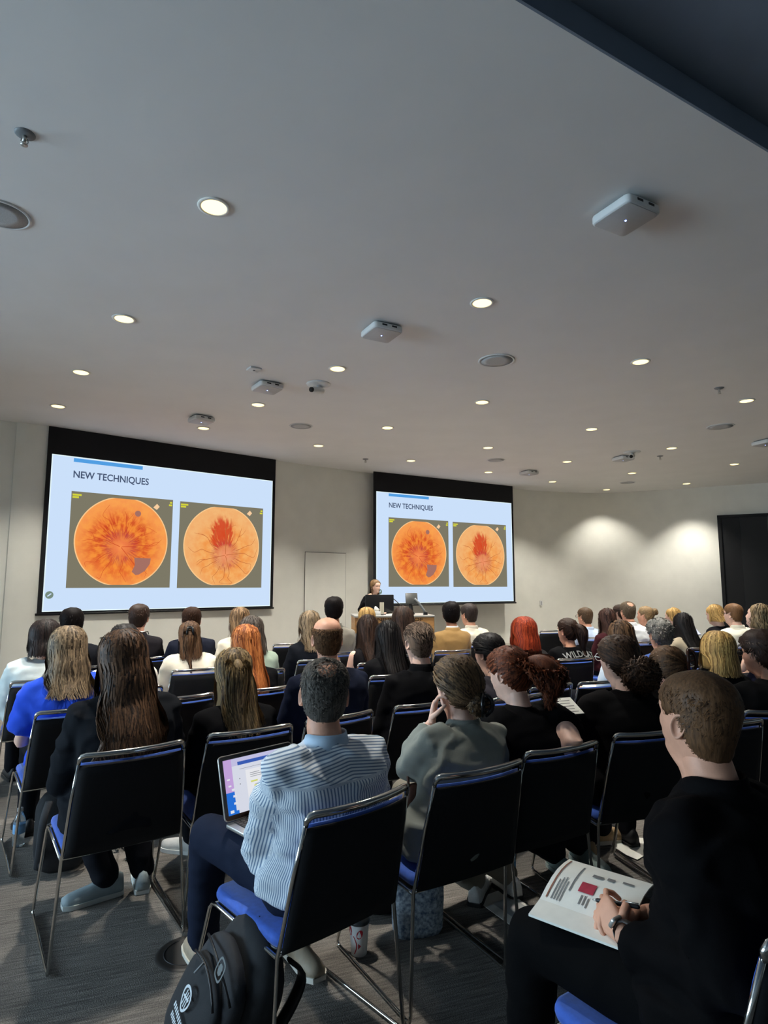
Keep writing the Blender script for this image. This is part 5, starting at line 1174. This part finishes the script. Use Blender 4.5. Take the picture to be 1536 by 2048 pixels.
for D in PEOPLE:
    if D['hair'].get('mask', 1) is None: D['hair'].pop('mask')
    if DBG: print('P', D['id'], [round(q, 2) for q in D['crown']], round(D['x'], 2), round(D['y'], 2), D['lod'])
    if D['top'].get('stripe'): D['top']['mat'] = stripe_mat('striped_cotton', (220,226,230), (108,130,156), D['top']['stripe'])
    chair(D['x'], D['y'], D['ang'], 'blue and black chrome '+D['clabel'])
    root, Mh, body, J = person(D)
    if D['id'] == 4:
        wr, hd = J['L'][2], J['L'][3].normalized(); bb = MB(); u_ = hd.orthogonal().normalized(); w_ = hd.cross(u_); c_ = wr-hd*.012
        bb.tube([c_+(u_*math.cos(q*.449)+w_*math.sin(q*.449))*.031 for q in range(15)], .007, 7); bb.build('bracelet', mat('bracelet_white', (222,222,226), .4, vary=.04), root)
    if D.get('backtext'):
        me, w, x0 = text_mesh('WILDCAT', .075, 'shirt_lettering', .001); c, bw, bd = body.sect(.90); o = link('shirt_lettering', me, root); me.materials.clear(); me.materials.append(mat('print_white', (150,150,147), .8, vary=.05))
        for v in me.vertices:
            xx = v.co.x-x0-w/2; zz = c.z+v.co.y-.03-.9*xx*xx; t = (zz-body.hip.z)/(body.nb.z-body.hip.z); cc, ww, dd_ = body.sect(t); q = max(0, 1-(xx/(ww+.04))**2); v.co = V(c.x+xx, cc.y-(dd_+.036)*math.sqrt(q)-.004, zz)
        me.update()
for k, lab in (('c10', 'empty blue and black chair between the hooded jacket and the ponytail person'), ('c15', 'empty chair in a far row beside the wavy-haired person'), ('c17', 'empty chair standing by the wall near the pale blue shirt person'), ('c20', 'empty chair just behind the lettered T-shirt person'), ('c21', 'empty chair in front of the black-shirted person with the bun')):
    chair(*K[k], lab)
# the speaker behind the lectern
c = uny(751, 1159, LY+.95)
D = dict(id=60, u=751, v=1159, label='standing person in black with long light brown hair speaking behind the lectern', hair=hh('long', LBR, len=.16, vol=.016, flare=.04, span=96), top=T('black_m', (20,20,23), collar='crew', grow=.014), fem=True, skin='c', hy=40, hp=-3, face=True, stand=True, lod=1, x=c.x, y=c.y, ang=180, top_h=.016)
D['crown'] = (0, .04, c.z)
D['pose'] = dict(elR=(.26, .10, 1.06), wrR=(.14, .30, 1.22), hdR=(-.3, .1, .9), hnR=(-.7,-.5,0), elL=(-.26,.06,1.04), wrL=(-.2,.34,1.06))
person(D)
# ---------------------------------------------------------------- things on laps and on the floor
def flat_quad(b, M, x0, x1, y0, y1, z): b.add([M @ V(x0,y0,z), M @ V(x1,y0,z), M @ V(x1,y1,z), M @ V(x0,y1,z)], [(0,1,2,3)])
# laptop on the striped-shirt person's lap
a0, a1 = un(418,1537,.86), un(562,1503,.86); yaw = math.atan2(a1.y-a0.y, a1.x-a0.x)
bl = un(452,1650,.655); ex_ = V(math.cos(yaw), math.sin(yaw), 0); hinge = bl+ex_*.165
lap = thing('laptop', 'open silver laptop with a document on screen, on the lap of the striped-shirt person', 'laptop', (hinge.x, hinge.y, .645), yaw)
b = MB(); b.rprism(0, -.115, 0, .014, .335, .235, .012, .004); base = b.build('base', M_ALU, lap, sharp=40)
b = MB(); b.box(-.14, .14, -.105, -.012, .0142, .0148); b.build('keyboard_well', M_BLACK, base, smooth=False)
for r_ in range(5):
    for k in range(13):
        b = MB() if (r_ == 0 and k == 0) else b
        b.box(-.137+k*.0211, -.137+k*.0211+.018, -.1025+r_*.018, -.1025+r_*.018+.0150, .0148, .0165)
b.build('keys', mat('key_black', (46,42,40), .5, vary=.1), base, smooth=False)['kind'] = 'stuff'
b = MB(); b.rprism(0, -.17, .0138, .0145, .11, .07, .006, .0003); b.build('touchpad', mat('touchpad', (170,168,162), .4, vary=.03), base, smooth=False)
TL_ = Matrix.Translation((0, .004, .012)) @ Matrix.Rotation(R(-17), 4, 'X')
b = MB(); b.rprism(0, 0, -.004, .003, .335, .226, .014, .002, M=TL_ @ Matrix.Translation((0, 0, .116)) @ Matrix.Rotation(R(90), 4, 'X')); lid = b.build('lid', M_ALU, lap, sharp=40)
LM = TL_ @ Matrix.Translation((0, -.0045, .0)) @ XZ(0, 0, 0)
b = MB(); b.rprism(0, .116, -.0002, .0006, .329, .22, .012, .0002, M=LM @ Matrix.Diagonal((1, 1, -1, 1))); b.build('bezel', mat('bezel_black', (12,12,14), .25, vary=.05), lid, smooth=False)
E1 = .85
def scr(name, col, rects, z=-.0011):
    b = MB()
    for (x0, x1, y0, y1) in rects: flat_quad(b, LM, -.151+x0*.302, -.151+x1*.302, .022+y0*.19, .022+y1*.19, z)
    b.build(name, emis('screen_'+name, col, E1), lid, smooth=False)
scr('display', (206,204,240), [(0,1,0,1)], -.0010)
scr('desktop_pink', (206,172,232), [(0,.115,.40,1)], -.0012); scr('desktop_blue', (40,118,226), [(0,.15,0,.40)], -.0012); scr('document_window', (228,232,246), [(.115,1,.06,.86),(.15,1,0,.08)], -.0013)
scr('window_bar', (62,98,190), [(.20,.80,.86,.925)], -.0014); scr('page', (246,247,252), [(.30,.78,.10,.74)], -.0015)
scr('text_line', (150,152,160), [(.36,.50,.66,.672),(.36,.62,.625,.637),(.36,.56,.59,.60),(.42,.66,.44,.45),(.42,.70,.35,.36),(.44,.62,.31,.32),(.40,.52,.20,.21),(.22,.70,.78,.787),(.2,.215,.5,.52),(.2,.215,.6,.62)], -.0016)
scr('highlight', (222,226,120), [(.36,.46,.49,.52),(.40,.52,.41,.43)], -.0016); scr('icon', (236,240,250), [(.03,.07,.62,.65),(.04,.08,.50,.53),(.08,.12,.42,.46),(.09,.14,.30,.34),(.09,.14,.17,.21),(.03,.08,.03,.08)], -.0017)
# booklet on the lap of the foreground person at right
pA, pB = V(.390,1.755,.63), V(.581,1.596,.63); yaw = math.atan2(pB.y-pA.y, pB.x-pA.x)
bk = thing('booklet', 'open printed booklet under the clasped hands of the foreground person', 'booklet', (pA.x, pA.y, .632), yaw)
def leaf(name, pts, th, m):
    b = MB(); n = len(pts[0]); rings = [[Vector(p) for p in row] for row in pts]
    rr = [r+[p+V(0, 0, -th) for p in reversed(r)] for r in rings]; b.loft(rr); return b.build(name, m, bk, sharp=30)
leaf('left_page', [[(x, y, .004+.030*math.sin(math.pi*min(1, x/.25))*.0+.012*(y/.07)) for x in (.0,.08,.16,.24)] for y in (.0,.02,.045,.07)], .006, M_PAPER)
rp = [[(x, y, .016+.035*(y-.07)/.2+.018*math.sin(math.pi*(y-.07)/.21)) for x in (.0,.08,.16,.245)] for y in (.07,.11,.15,.19,.235,.275)]
leaf('right_page', rp, .004, M_PAPER)
def pz(y): return .0166+.035*(y-.07)/.2+.018*math.sin(math.pi*(y-.07)/.21)
def prn(name, m, rects):
    b = MB()
    for x0, x1, y0, y1 in rects:
        n = 5; b.add([V(x, y0+(y1-y0)*i/n, pz(y0+(y1-y0)*i/n)+.0012) for i in range(n+1) for x in (x0, x1)], [(2*i, 2*i+1, 2*i+3, 2*i+2) for i in range(n)])
    b.build(name, m, bk, smooth=False)
prn('rule_line', mat('rule_brown', (140,84,60), .7, vary=.05), [(.012,.016,.08,.262)])
prn('text_block', M_INK, [(.026,.029,.08,.15),(.034,.037,.08,.16),(.042,.045,.08,.165),(.05,.053,.08,.15),(.062,.066,.12,.24),(.10,.104,.09,.12),(.11,.114,.09,.12),(.12,.124,.085,.115),(.15,.153,.08,.11),(.16,.163,.08,.11),(.10,.13,.20,.215),(.14,.16,.205,.22),(.18,.21,.215,.225)])
prn('red_picture', mat('print_red', (170,40,62), .7, vary=.15, vscale=40), [(.086,.128,.128,.166)])
# phone-sized watch on the wrist and pen
q = uny(1256, 1874, 1.585); wt = thing('wristwatch', 'black smart watch on the wrist of the foreground person', 'watch', (q.x, q.y, q.z), R(35))
b = MB(); b.tube([(.0, .036*math.cos(a*.449), .034*math.sin(a*.449)) for a in range(15)], .009, 8, flat=.35, up=V(0, 1, 0)); b.build('strap', M_BLACK, wt)
b = MB(); b.rprism(0, 0, .0, .010, .036, .03, .008, .003, M=Matrix.Translation((-.0, .03, .018)) @ Matrix.Rotation(R(-60), 4, 'X')); b.build('case', M_ALU, wt, sharp=40)
q = uny(1235, 1812, 1.67); pn = thing('pen', 'dark pen held between the clasped hands', 'pen', (q.x, q.y, q.z), R(-35))
b = MB(); b.tube([(-.05,0,0),(.05,0,.012)], .0055, 8, round_ends=True); b.build('barrel', M_BLACK, pn); b = MB(); b.tube([(-.05,0,0),(-.064,0,-.002)], [.005,.0015], 8); b.build('tip', M_ALU, pn); b = MB(); b.tube([(.02,0,.016),(.052,0,.020)], .0018, 6); b.build('pocket_clip', M_ALU, pn)
# paper cup with red pattern
p = un(718,1906,0); cup = thing('paper_cup', 'white paper cup with red pattern and dark lid on the carpet', 'cup', (p.x, p.y, 0), R(-20))
b = MB(); b.lathe([(.001,.002),(.031,.002),(.031,.0),(.0325,.001),(.041,.125),(.042,.128)], seg=32); b.build('cup_wall', mat('cup_white', (226,228,230), .6, vary=.03), cup)
b = MB(); b.lathe([(.043,.122),(.0445,.124),(.0445,.134),(.041,.137),(.040,.150),(.036,.153),(.033,.148),(.001,.147)], seg=32); b.build('lid', mat('lid_grey', (58,60,62), .45, vary=.05), cup)
def oncup(b, pts):
    vs = []
    for a, z in pts: r = .0325+(.041-.0325)*(z/.125)+.0006; vs.append(V(r*math.cos(a), r*math.sin(a), z))
    b.add(vs, [tuple(range(len(vs)))])
b = MB(); A = R(-90)
oncup(b, [(A+.45+.34*math.cos(t*.524)+.10*math.sin(t*.524), .090+.018*math.sin(t*.524)) for t in range(12)])
oncup(b, [(A+.28, .032), (A+.28, .055), (A+.62, .045)])
for j in range(10):
    z0, z1 = .012+j*.007, .019+j*.007; f = lambda z: A-.30+.35*math.sin((z-.01)/.07*math.pi)
    oncup(b, [(f(z0), z0), (f(z0)+.12, z0), (f(z1)+.12, z1), (f(z1), z1)])
oncup(b, [(A-.75+.3*math.cos(t*.524), .098+.02*math.sin(t*.524)) for t in range(12)])
b.build('printed_mark', mat('cup_red', (172,28,44), .6, vary=.06), cup, smooth=False)
# water bottles
M_PET = mat('clear_plastic', (226,238,244), .08, spec=.5, trans=.9, vary=.02); M_PETL = mat('bottle_label', (120,170,214), .5, vary=.15, vscale=30); M_CAP = mat('bottle_cap', (226,228,228), .5, vary=.03)
def bottle(u, v, label, lab=True, lean=0.0):
    p = un(u, v, 0); o = thing('water_bottle', label, 'bottle', (p.x, p.y, 0), .3, 'clear plastic water bottles')
    b = MB(); b.lathe([(.001,.004),(.026,.0),(.031,.006),(.032,.02),(.030,.04),(.032,.06),(.0315,.10),(.032,.13),(.030,.15),(.018,.18),(.0135,.19),(.0135,.20)], seg=20); b.build('bottle_body', M_PET, o)
    b = MB(); b.lathe([(.0155,.194),(.0155,.212),(.013,.214),(.001,.214)], seg=16); b.build('cap', M_CAP, o)
    if lab: b = MB(); b.lathe([(.0324,.075),(.0326,.076),(.0326,.125),(.0324,.126)], seg=20); b.build('label_band', M_PETL, o)
bottle(36, 1692, 'clear water bottle with blue label standing at the far left edge')
bottle(263, 1718, 'clear water bottle behind the legs of the front left chair', False)
bottle(1020, 1772, 'clear water bottle on the carpet between the blazer person and the paper', True)
# iced drink by the booklet
p = un(1112,1842,0); o = thing('iced_drink', 'clear plastic cup with straw and pale blue label on the carpet', 'cup', (p.x, p.y, 0), .5)
b = MB(); b.lathe([(.001,.002),(.031,.0),(.033,.004),(.044,.115),(.046,.118)], seg=24); b.build('cup_wall', M_PET, o)
b = MB(); b.lathe([(.029,.006),(.040,.085),(.001,.086)], seg=20); b.build('drink', mat('drink_dark', (34,28,26), .2, vary=.1), o)
b = MB(); b.lathe([(.047,.114),(.047,.122),(.040,.128),(.012,.13),(.001,.13)], seg=24); b.build('lid', M_PET, o)
b = MB(); b.tube([(0,0,.01),(.008,.0,.215)], .0045, 8); b.build('straw', M_GREYP, o)
b = MB(); b.add([V((.0375+.0006)*math.cos(a), (.0375+.0006)*math.sin(a), z)*1.0 for z in (.04,.095) for a in [R(-120+10*i) for i in range(7)]], [(i, i+1, 8+i, 7+i) for i in range(6)])
for i in range(len(b.v)):
    x, y, z = b.v[i]; k = (.0335+(.0445-.0335)*z/.118+.0012)/math.hypot(x, y); b.v[i] = (x*k, y*k, z)
b.build('label', mat('label_blue', (176,214,232), .6, vary=.05), o)
# sheets of paper on the carpet
def sheet(name, pts, label, m=M_PAPER, z=.004, prints=None):
    P = [un(u, v, 0) for u, v in pts]; c = sum(P, V(0,0,0))/len(P); o = thing(name, label, 'paper', (c.x, c.y, 0), 0)
    b = MB(); vs = [V(p.x-c.x, p.y-c.y, z+.006*((i*7) % 3)/2) for i, p in enumerate(P)]; n = len(vs)
    b.add(vs+[v+V(0, 0, -.002) for v in vs], [tuple(range(n)), tuple(range(2*n-1, n-1, -1))]+[(i, i+n, (i+1) % n+n, (i+1) % n) for i in range(n)]); b.build('sheet', m, o, smooth=False)
    for k, (q, mm) in enumerate(prints or []):
        b = MB(); vs = [un(u, v, 0) for u, v in q]; b.add([V(p.x-c.x, p.y-c.y, z+.0075) for p in vs], [tuple(range(len(vs)))]); b.build('print', mm, o, smooth=False)
M_PAPER2 = mat('paper_grey', (176,178,176), .8, vary=.06, vscale=20)
sheet('paper_handout', [(950,1800),(1015,1777),(1042,1806),(1098,1838),(1030,1860)], 'white paper handout lying on the carpet behind the booklet', M_PAPER, .004, [([(985,1812),(1020,1798),(1080,1835),(1035,1846)], M_PAPER2)])
sheet('paper_bag', [(1218,1688),(1245,1676),(1300,1680),(1310,1700),(1275,1722),(1250,1712)], 'crumpled white paper on the carpet near the foreground person', M_PAPER)
# patterned tote bag behind the middle chair
p = un(826,1868,0); tb = thing('tote_bag', 'blue-grey and white patterned tote bag standing under the blazer person', 'bag', (p.x+.02, p.y+.02, 0), R(15))
M_TOTE = mat('tote_pattern', (84,100,124), .85, vary=.0, col2=(196,208,216), vscale=70)
b = MB(); rings = []
for z, w, d in ((0, .10, .055), (.02, .11, .06), (.14, .115, .065), (.25, .12, .05), (.29, .12, .03)):
    rings.append([V(math.copysign(abs(math.cos(t*.3927))**.6, math.cos(t*.3927))*w+noise.noise(V(t, z*9, 1))*.008, math.copysign(abs(math.sin(t*.3927))**.6, math.sin(t*.3927))*d+noise.noise(V(t, z*9, 4))*.01, z) for t in range(16)])
b.loft(rings); b.build('bag_body', M_TOTE, tb)
for s in (-1, 1): b = MB(); b.tube(crom([(-.06, s*.03, .27), (-.05, s*.045, .36), (.0, s*.05, .385), (.05, s*.045, .36), (.06, s*.03, .27)], 4), .007, 8, flat=.5); b.build('handle', M_TOTE, tb)
# small dark pouch beside it
p = un(770,1850,0); o = thing('dark_pouch', 'small dark bag lying beside the patterned tote bag', 'bag', (p.x-.02, p.y+.1, 0), .4)
b = MB(); b.ball((0, 0, .075), (.11, .08, .074), 16, 10)
b.v = [tuple(Vector(q)*(1+.12*noise.noise(Vector(q)*12))) for q in b.v]; b.build('bag_body', M_BACKFAB, o)
b = MB(); b.tube(crom([(-.05,0,.13),(-.02,.02,.2),(.04,.01,.19),(.06,0,.13)], 4), .006, 6); b.build('strap', M_BLACK, o)
# round floor box
p = un(376,1905,0); o = thing('floor_box', 'round black floor outlet cover set in the carpet', 'floor outlet', (p.x, p.y, 0), 0)
b = MB(); b.lathe([(.001,.006),(.115,.006),(.12,.0055),(.13,.001),(.131,.0)], seg=40); b.build('cover', mat('floor_box_black', (46,42,39), .5, vary=.1, vscale=30), o, sharp=40)
b = MB(); b.lathe([(.09,.0062),(.094,.0078),(.098,.0062),(.09,.0062)], seg=40, caps=False); b.build('ring', M_BLACK, o)
# backpacks
M_BAG = mat('backpack_cloth', (27,29,32), .8, vary=.15, vscale=40, bump=.15, bscale=500); M_BAG2 = mat('backpack_panel', (36,38,42), .75, vary=.12, vscale=40, bump=.15, bscale=500); M_LOGO = mat('logo_white', (206,212,216), .7, vary=.05); M_LOGO2 = mat('logo_grey', (104,110,110), .6, vary=.05)
def pack_shape(w, h, d, n=14, seg=24):
    rings = []
    for i in range(n+1):
        t = i/n; k = (1-abs(2*t-1)**4.5)**.5 if 0 < t < 1 else .12; kk = .55+.45*math.sin(math.pi*min(1, max(0, (t+.08)/1.05)))**.7
        rings.append([V(math.copysign(abs(math.cos(q*2*math.pi/seg))**.7, math.cos(q*2*math.pi/seg))*w/2*(.45+.55*k)*(1 if t < .75 else 1-.25*((t-.75)/.25)**2), math.copysign(abs(math.sin(q*2*math.pi/seg))**.75, math.sin(q*2*math.pi/seg))*d/2*kk*(.4+.6*k), t*h) for q in range(seg)])
    return rings
tp = uny(540,1858,2.03); bt = V(-.565, 2.13, .03)
bp = thing('backpack', 'black backpack with white logo leaning beside the middle chair, front', 'backpack', (bt.x, bt.y, .0), 0)
zax = (tp-bt).normalized(); yax = V(-.35, -.62, .70); yax = (yax-zax*yax.dot(zax)).normalized(); xax = yax.cross(zax)
BM = Matrix(((xax.x, yax.x, zax.x, 0), (xax.y, yax.y, zax.y, 0), (xax.z, yax.z, zax.z, .03), (0, 0, 0, 1)))
if DBG:
    for nm_, q in (('badge', (-.045,.15,.405)), ('crest', (.01,.172,.238)), ('top', (0,0,.47))):
        p = BM @ V(*q)+V(bt.x, bt.y, 0); d_ = p.y*math.cos(PITCH)+(p.z-HC)*math.sin(PITCH); u_ = -p.y*math.sin(PITCH)+(p.z-HC)*math.cos(PITCH); print('BAG', nm_, 768+FPX*p.x/d_, 1024-FPX*u_/d_, p)
b = MB(); b.loft(pack_shape(.31, .47, .17)); b.xf(BM); b.build('main_compartment', M_BAG, bp)
b = MB(); b.loft(pack_shape(.27, .40, .10)); b.xf(BM @ Matrix.Translation((0, .085, .01))); fr = b.build('front_pocket', M_BAG2, bp)
b = MB(); b.loft(pack_shape(.24, .34, .07)); b.xf(BM @ Matrix.Translation((-.0, .125, .01))); b.build('lower_pocket', M_BAG, bp)
b = MB(); b.tube([BM @ V(x, .10+.035*math.cos(x*9), .385-2.4*x*x) for x in [-.12+.02*i for i in range(13)]], .004, 6); b.tube([BM @ V(x, .150, .345-3.0*x*x) for x in [-.10+.02*i for i in range(11)]], .004, 6); b.build('zip', M_BLACK, fr)
b = MB(); b.tube([BM @ V(.03, .155, .345), BM @ V(.035, .166, .305)], .003, 6); b.build('zip_pull', M_GREYP, fr)
b = MB(); b.tube(crom([BM @ V(-.04,-.05,.45), BM @ V(-.035,-.07,.50), BM @ V(.035,-.07,.50), BM @ V(.04,-.05,.45)], 4), .011, 8); b.build('top_handle', M_BAG, bp)
for s in (-1, 1): b = MB(); b.tube(crom([BM @ V(s*.07,-.07,.43), BM @ V(s*.09,-.13,.38), BM @ V(s*.10,-.13,.22), BM @ V(s*.12,-.06,.05)], 5), .022, 8, flat=.35); b.build('shoulder_strap', M_BLACK, bp)
def onbag(x, y0, z): return BM @ V(x, y0, z)
b = MB()
for ro, ri in ((1.0, .86),):
    n = 28; o_ = [(math.copysign(abs(math.cos(t*2*math.pi/n))**.6, math.cos(t*2*math.pi/n)), math.copysign(abs(math.sin(t*2*math.pi/n))**.6, math.sin(t*2*math.pi/n))) for t in range(n)]
    vs = [onbag(-.045+.022*k*x, .150, .405+.034*k*z) for k in (1.0, .80) for x, z in o_]; b.add(vs, [(i, (i+1) % n, n+(i+1) % n, n+i) for i in range(n)])
b.add([onbag(-.045+.010*x, .150, .405+.017*z) for x, z in ((-1,.5),(-.5,1),(.5,1),(1,.5),(1,-.5),(.5,-1),(-.5,-1),(-1,-.5))], [tuple(range(8))]); b.build('badge', M_LOGO2, fr, smooth=False)
b = MB(); n = 20; sh_ = [(math.sin(t*2*math.pi/n)*(1-.25*math.cos(t*2*math.pi/n)), -math.cos(t*2*math.pi/n)) for t in range(n)]
b.add([onbag(.01+.026*k*x, .172, .238+.042*k*z) for k in (1, .78) for x, z in sh_], [(i, (i+1) % n, n+(i+1) % n, n+i) for i in range(n)])
for j in range(3): b.add([onbag(.01+x, .172, .238+z) for x, z in ((-.012+.009*j, -.026), (-.008+.009*j, -.026), (-.008+.009*j, .026), (-.012+.009*j, .026))], [(0,1,2,3)])
b.add([onbag(.01+x, .1722, .238+z) for x, z in ((-.016,.006),(.016,-.004),(.016,.004),(-.016,.014))], [(0,1,2,3)])
b.build('crest_logo', M_LOGO, fr, smooth=False)
b = MB()
for j, wd in enumerate((.085, .07)):
    for k in range(9):
        x0 = .01-wd/2+wd*k/9; b.add([onbag(x0+dx, .172, .170-.028*j+dz) for dx, dz in ((0,0),(wd/9*.62,0),(wd/9*.62,.018),(0,.018))], [(0,1,2,3)])
b.build('logo_lettering', M_LOGO, fr, smooth=False)
p = un(118,1738,0); o = thing('black_bag', 'black rucksack on the carpet under the second chair at far left', 'backpack', (p.x, p.y+.02, 0), R(25))
b = MB(); b.loft(pack_shape(.28, .42, .2)); b.build('main_compartment', M_BAG, o)
b = MB(); b.loft(pack_shape(.22, .26, .07)); b.xf(Matrix.Translation((0, -.1, .02))); b.build('front_pocket', M_BAG2, o)
for s in (-1, 1): b = MB(); b.tube(crom([(s*.07,-.10,.38),(s*.09,-.15,.30),(s*.10,-.14,.15),(s*.11,-.08,.04)], 5), .02, 8, flat=.3); b.build('shoulder_strap', M_BAG2, o)
b = MB(); b.box(-.03,.03,-.152,-.135,.16,.19); b.build('buckle', M_BLACK, o, smooth=False)
# note sheet in the lap of the black-shirted person
q = uny(1137,1416,3.02); o = thing('note_sheet', 'white sheet of notes held in front of the black-shirted person', 'paper', (q.x, q.y, q.z), R(20))
b = MB(); b.box(-.06,.06,-.045,.075,-.001,.001); b.xf(Matrix.Rotation(R(28), 4, 'X')); b.build('sheet', M_PAPER, o, smooth=False)
b = MB()
for j in range(5): b.box(-.045,.04-.01*(j % 2),.05-.02*j,.054-.02*j,.0012,.0016)
b.xf(Matrix.Rotation(R(28), 4, 'X')); b.build('text_line', M_INK, o, smooth=False)
# phone held by the blonde person in profile
q = uny(1391,1262,7.45); o = thing('phone', 'lit phone held up by the blonde person in profile', 'phone', (q.x, q.y, q.z), R(20))
b = MB(); b.rprism(0, 0, -.004, .004, .07, .14, .012, .003, M=Matrix.Rotation(R(40), 4, 'X')); b.build('case', M_BLACK, o, sharp=40)
b = MB(); b.box(-.03,.03,-.062,.062,.0042,.005); b.xf(Matrix.Rotation(R(40), 4, 'X')); b.build('display', emis('phone_screen', (226,230,250), 1.2), o, smooth=False)
# brown handbag at the side of the blazer person
q = uny(838,1592,2.56); o = thing('handbag', 'brown leather handbag hanging beside the grey-green blazer person', 'bag', (q.x, q.y, q.z-.07), R(31))
b = MB(); rr_ = []
for z, w, d in ((0,.05,.025),(.015,.065,.035),(.06,.07,.038),(.10,.06,.028),(.12,.045,.015)): rr_.append([V(math.copysign(abs(math.cos(t*.3927))**.7, math.cos(t*.3927))*w, math.copysign(abs(math.sin(t*.3927))**.7, math.sin(t*.3927))*d, z) for t in range(16)])
b.loft(rr_); b.build('bag_body', mat('brown_leather', (74,44,30), .5, vary=.15, vscale=20), o)
b = MB(); b.tube(crom([(-.05,0,.11),(-.04,.01,.19),(.03,.01,.2),(.05,0,.11)], 4), .006, 7); b.build('strap', MATS['brown_leather'], o)
finish_people()
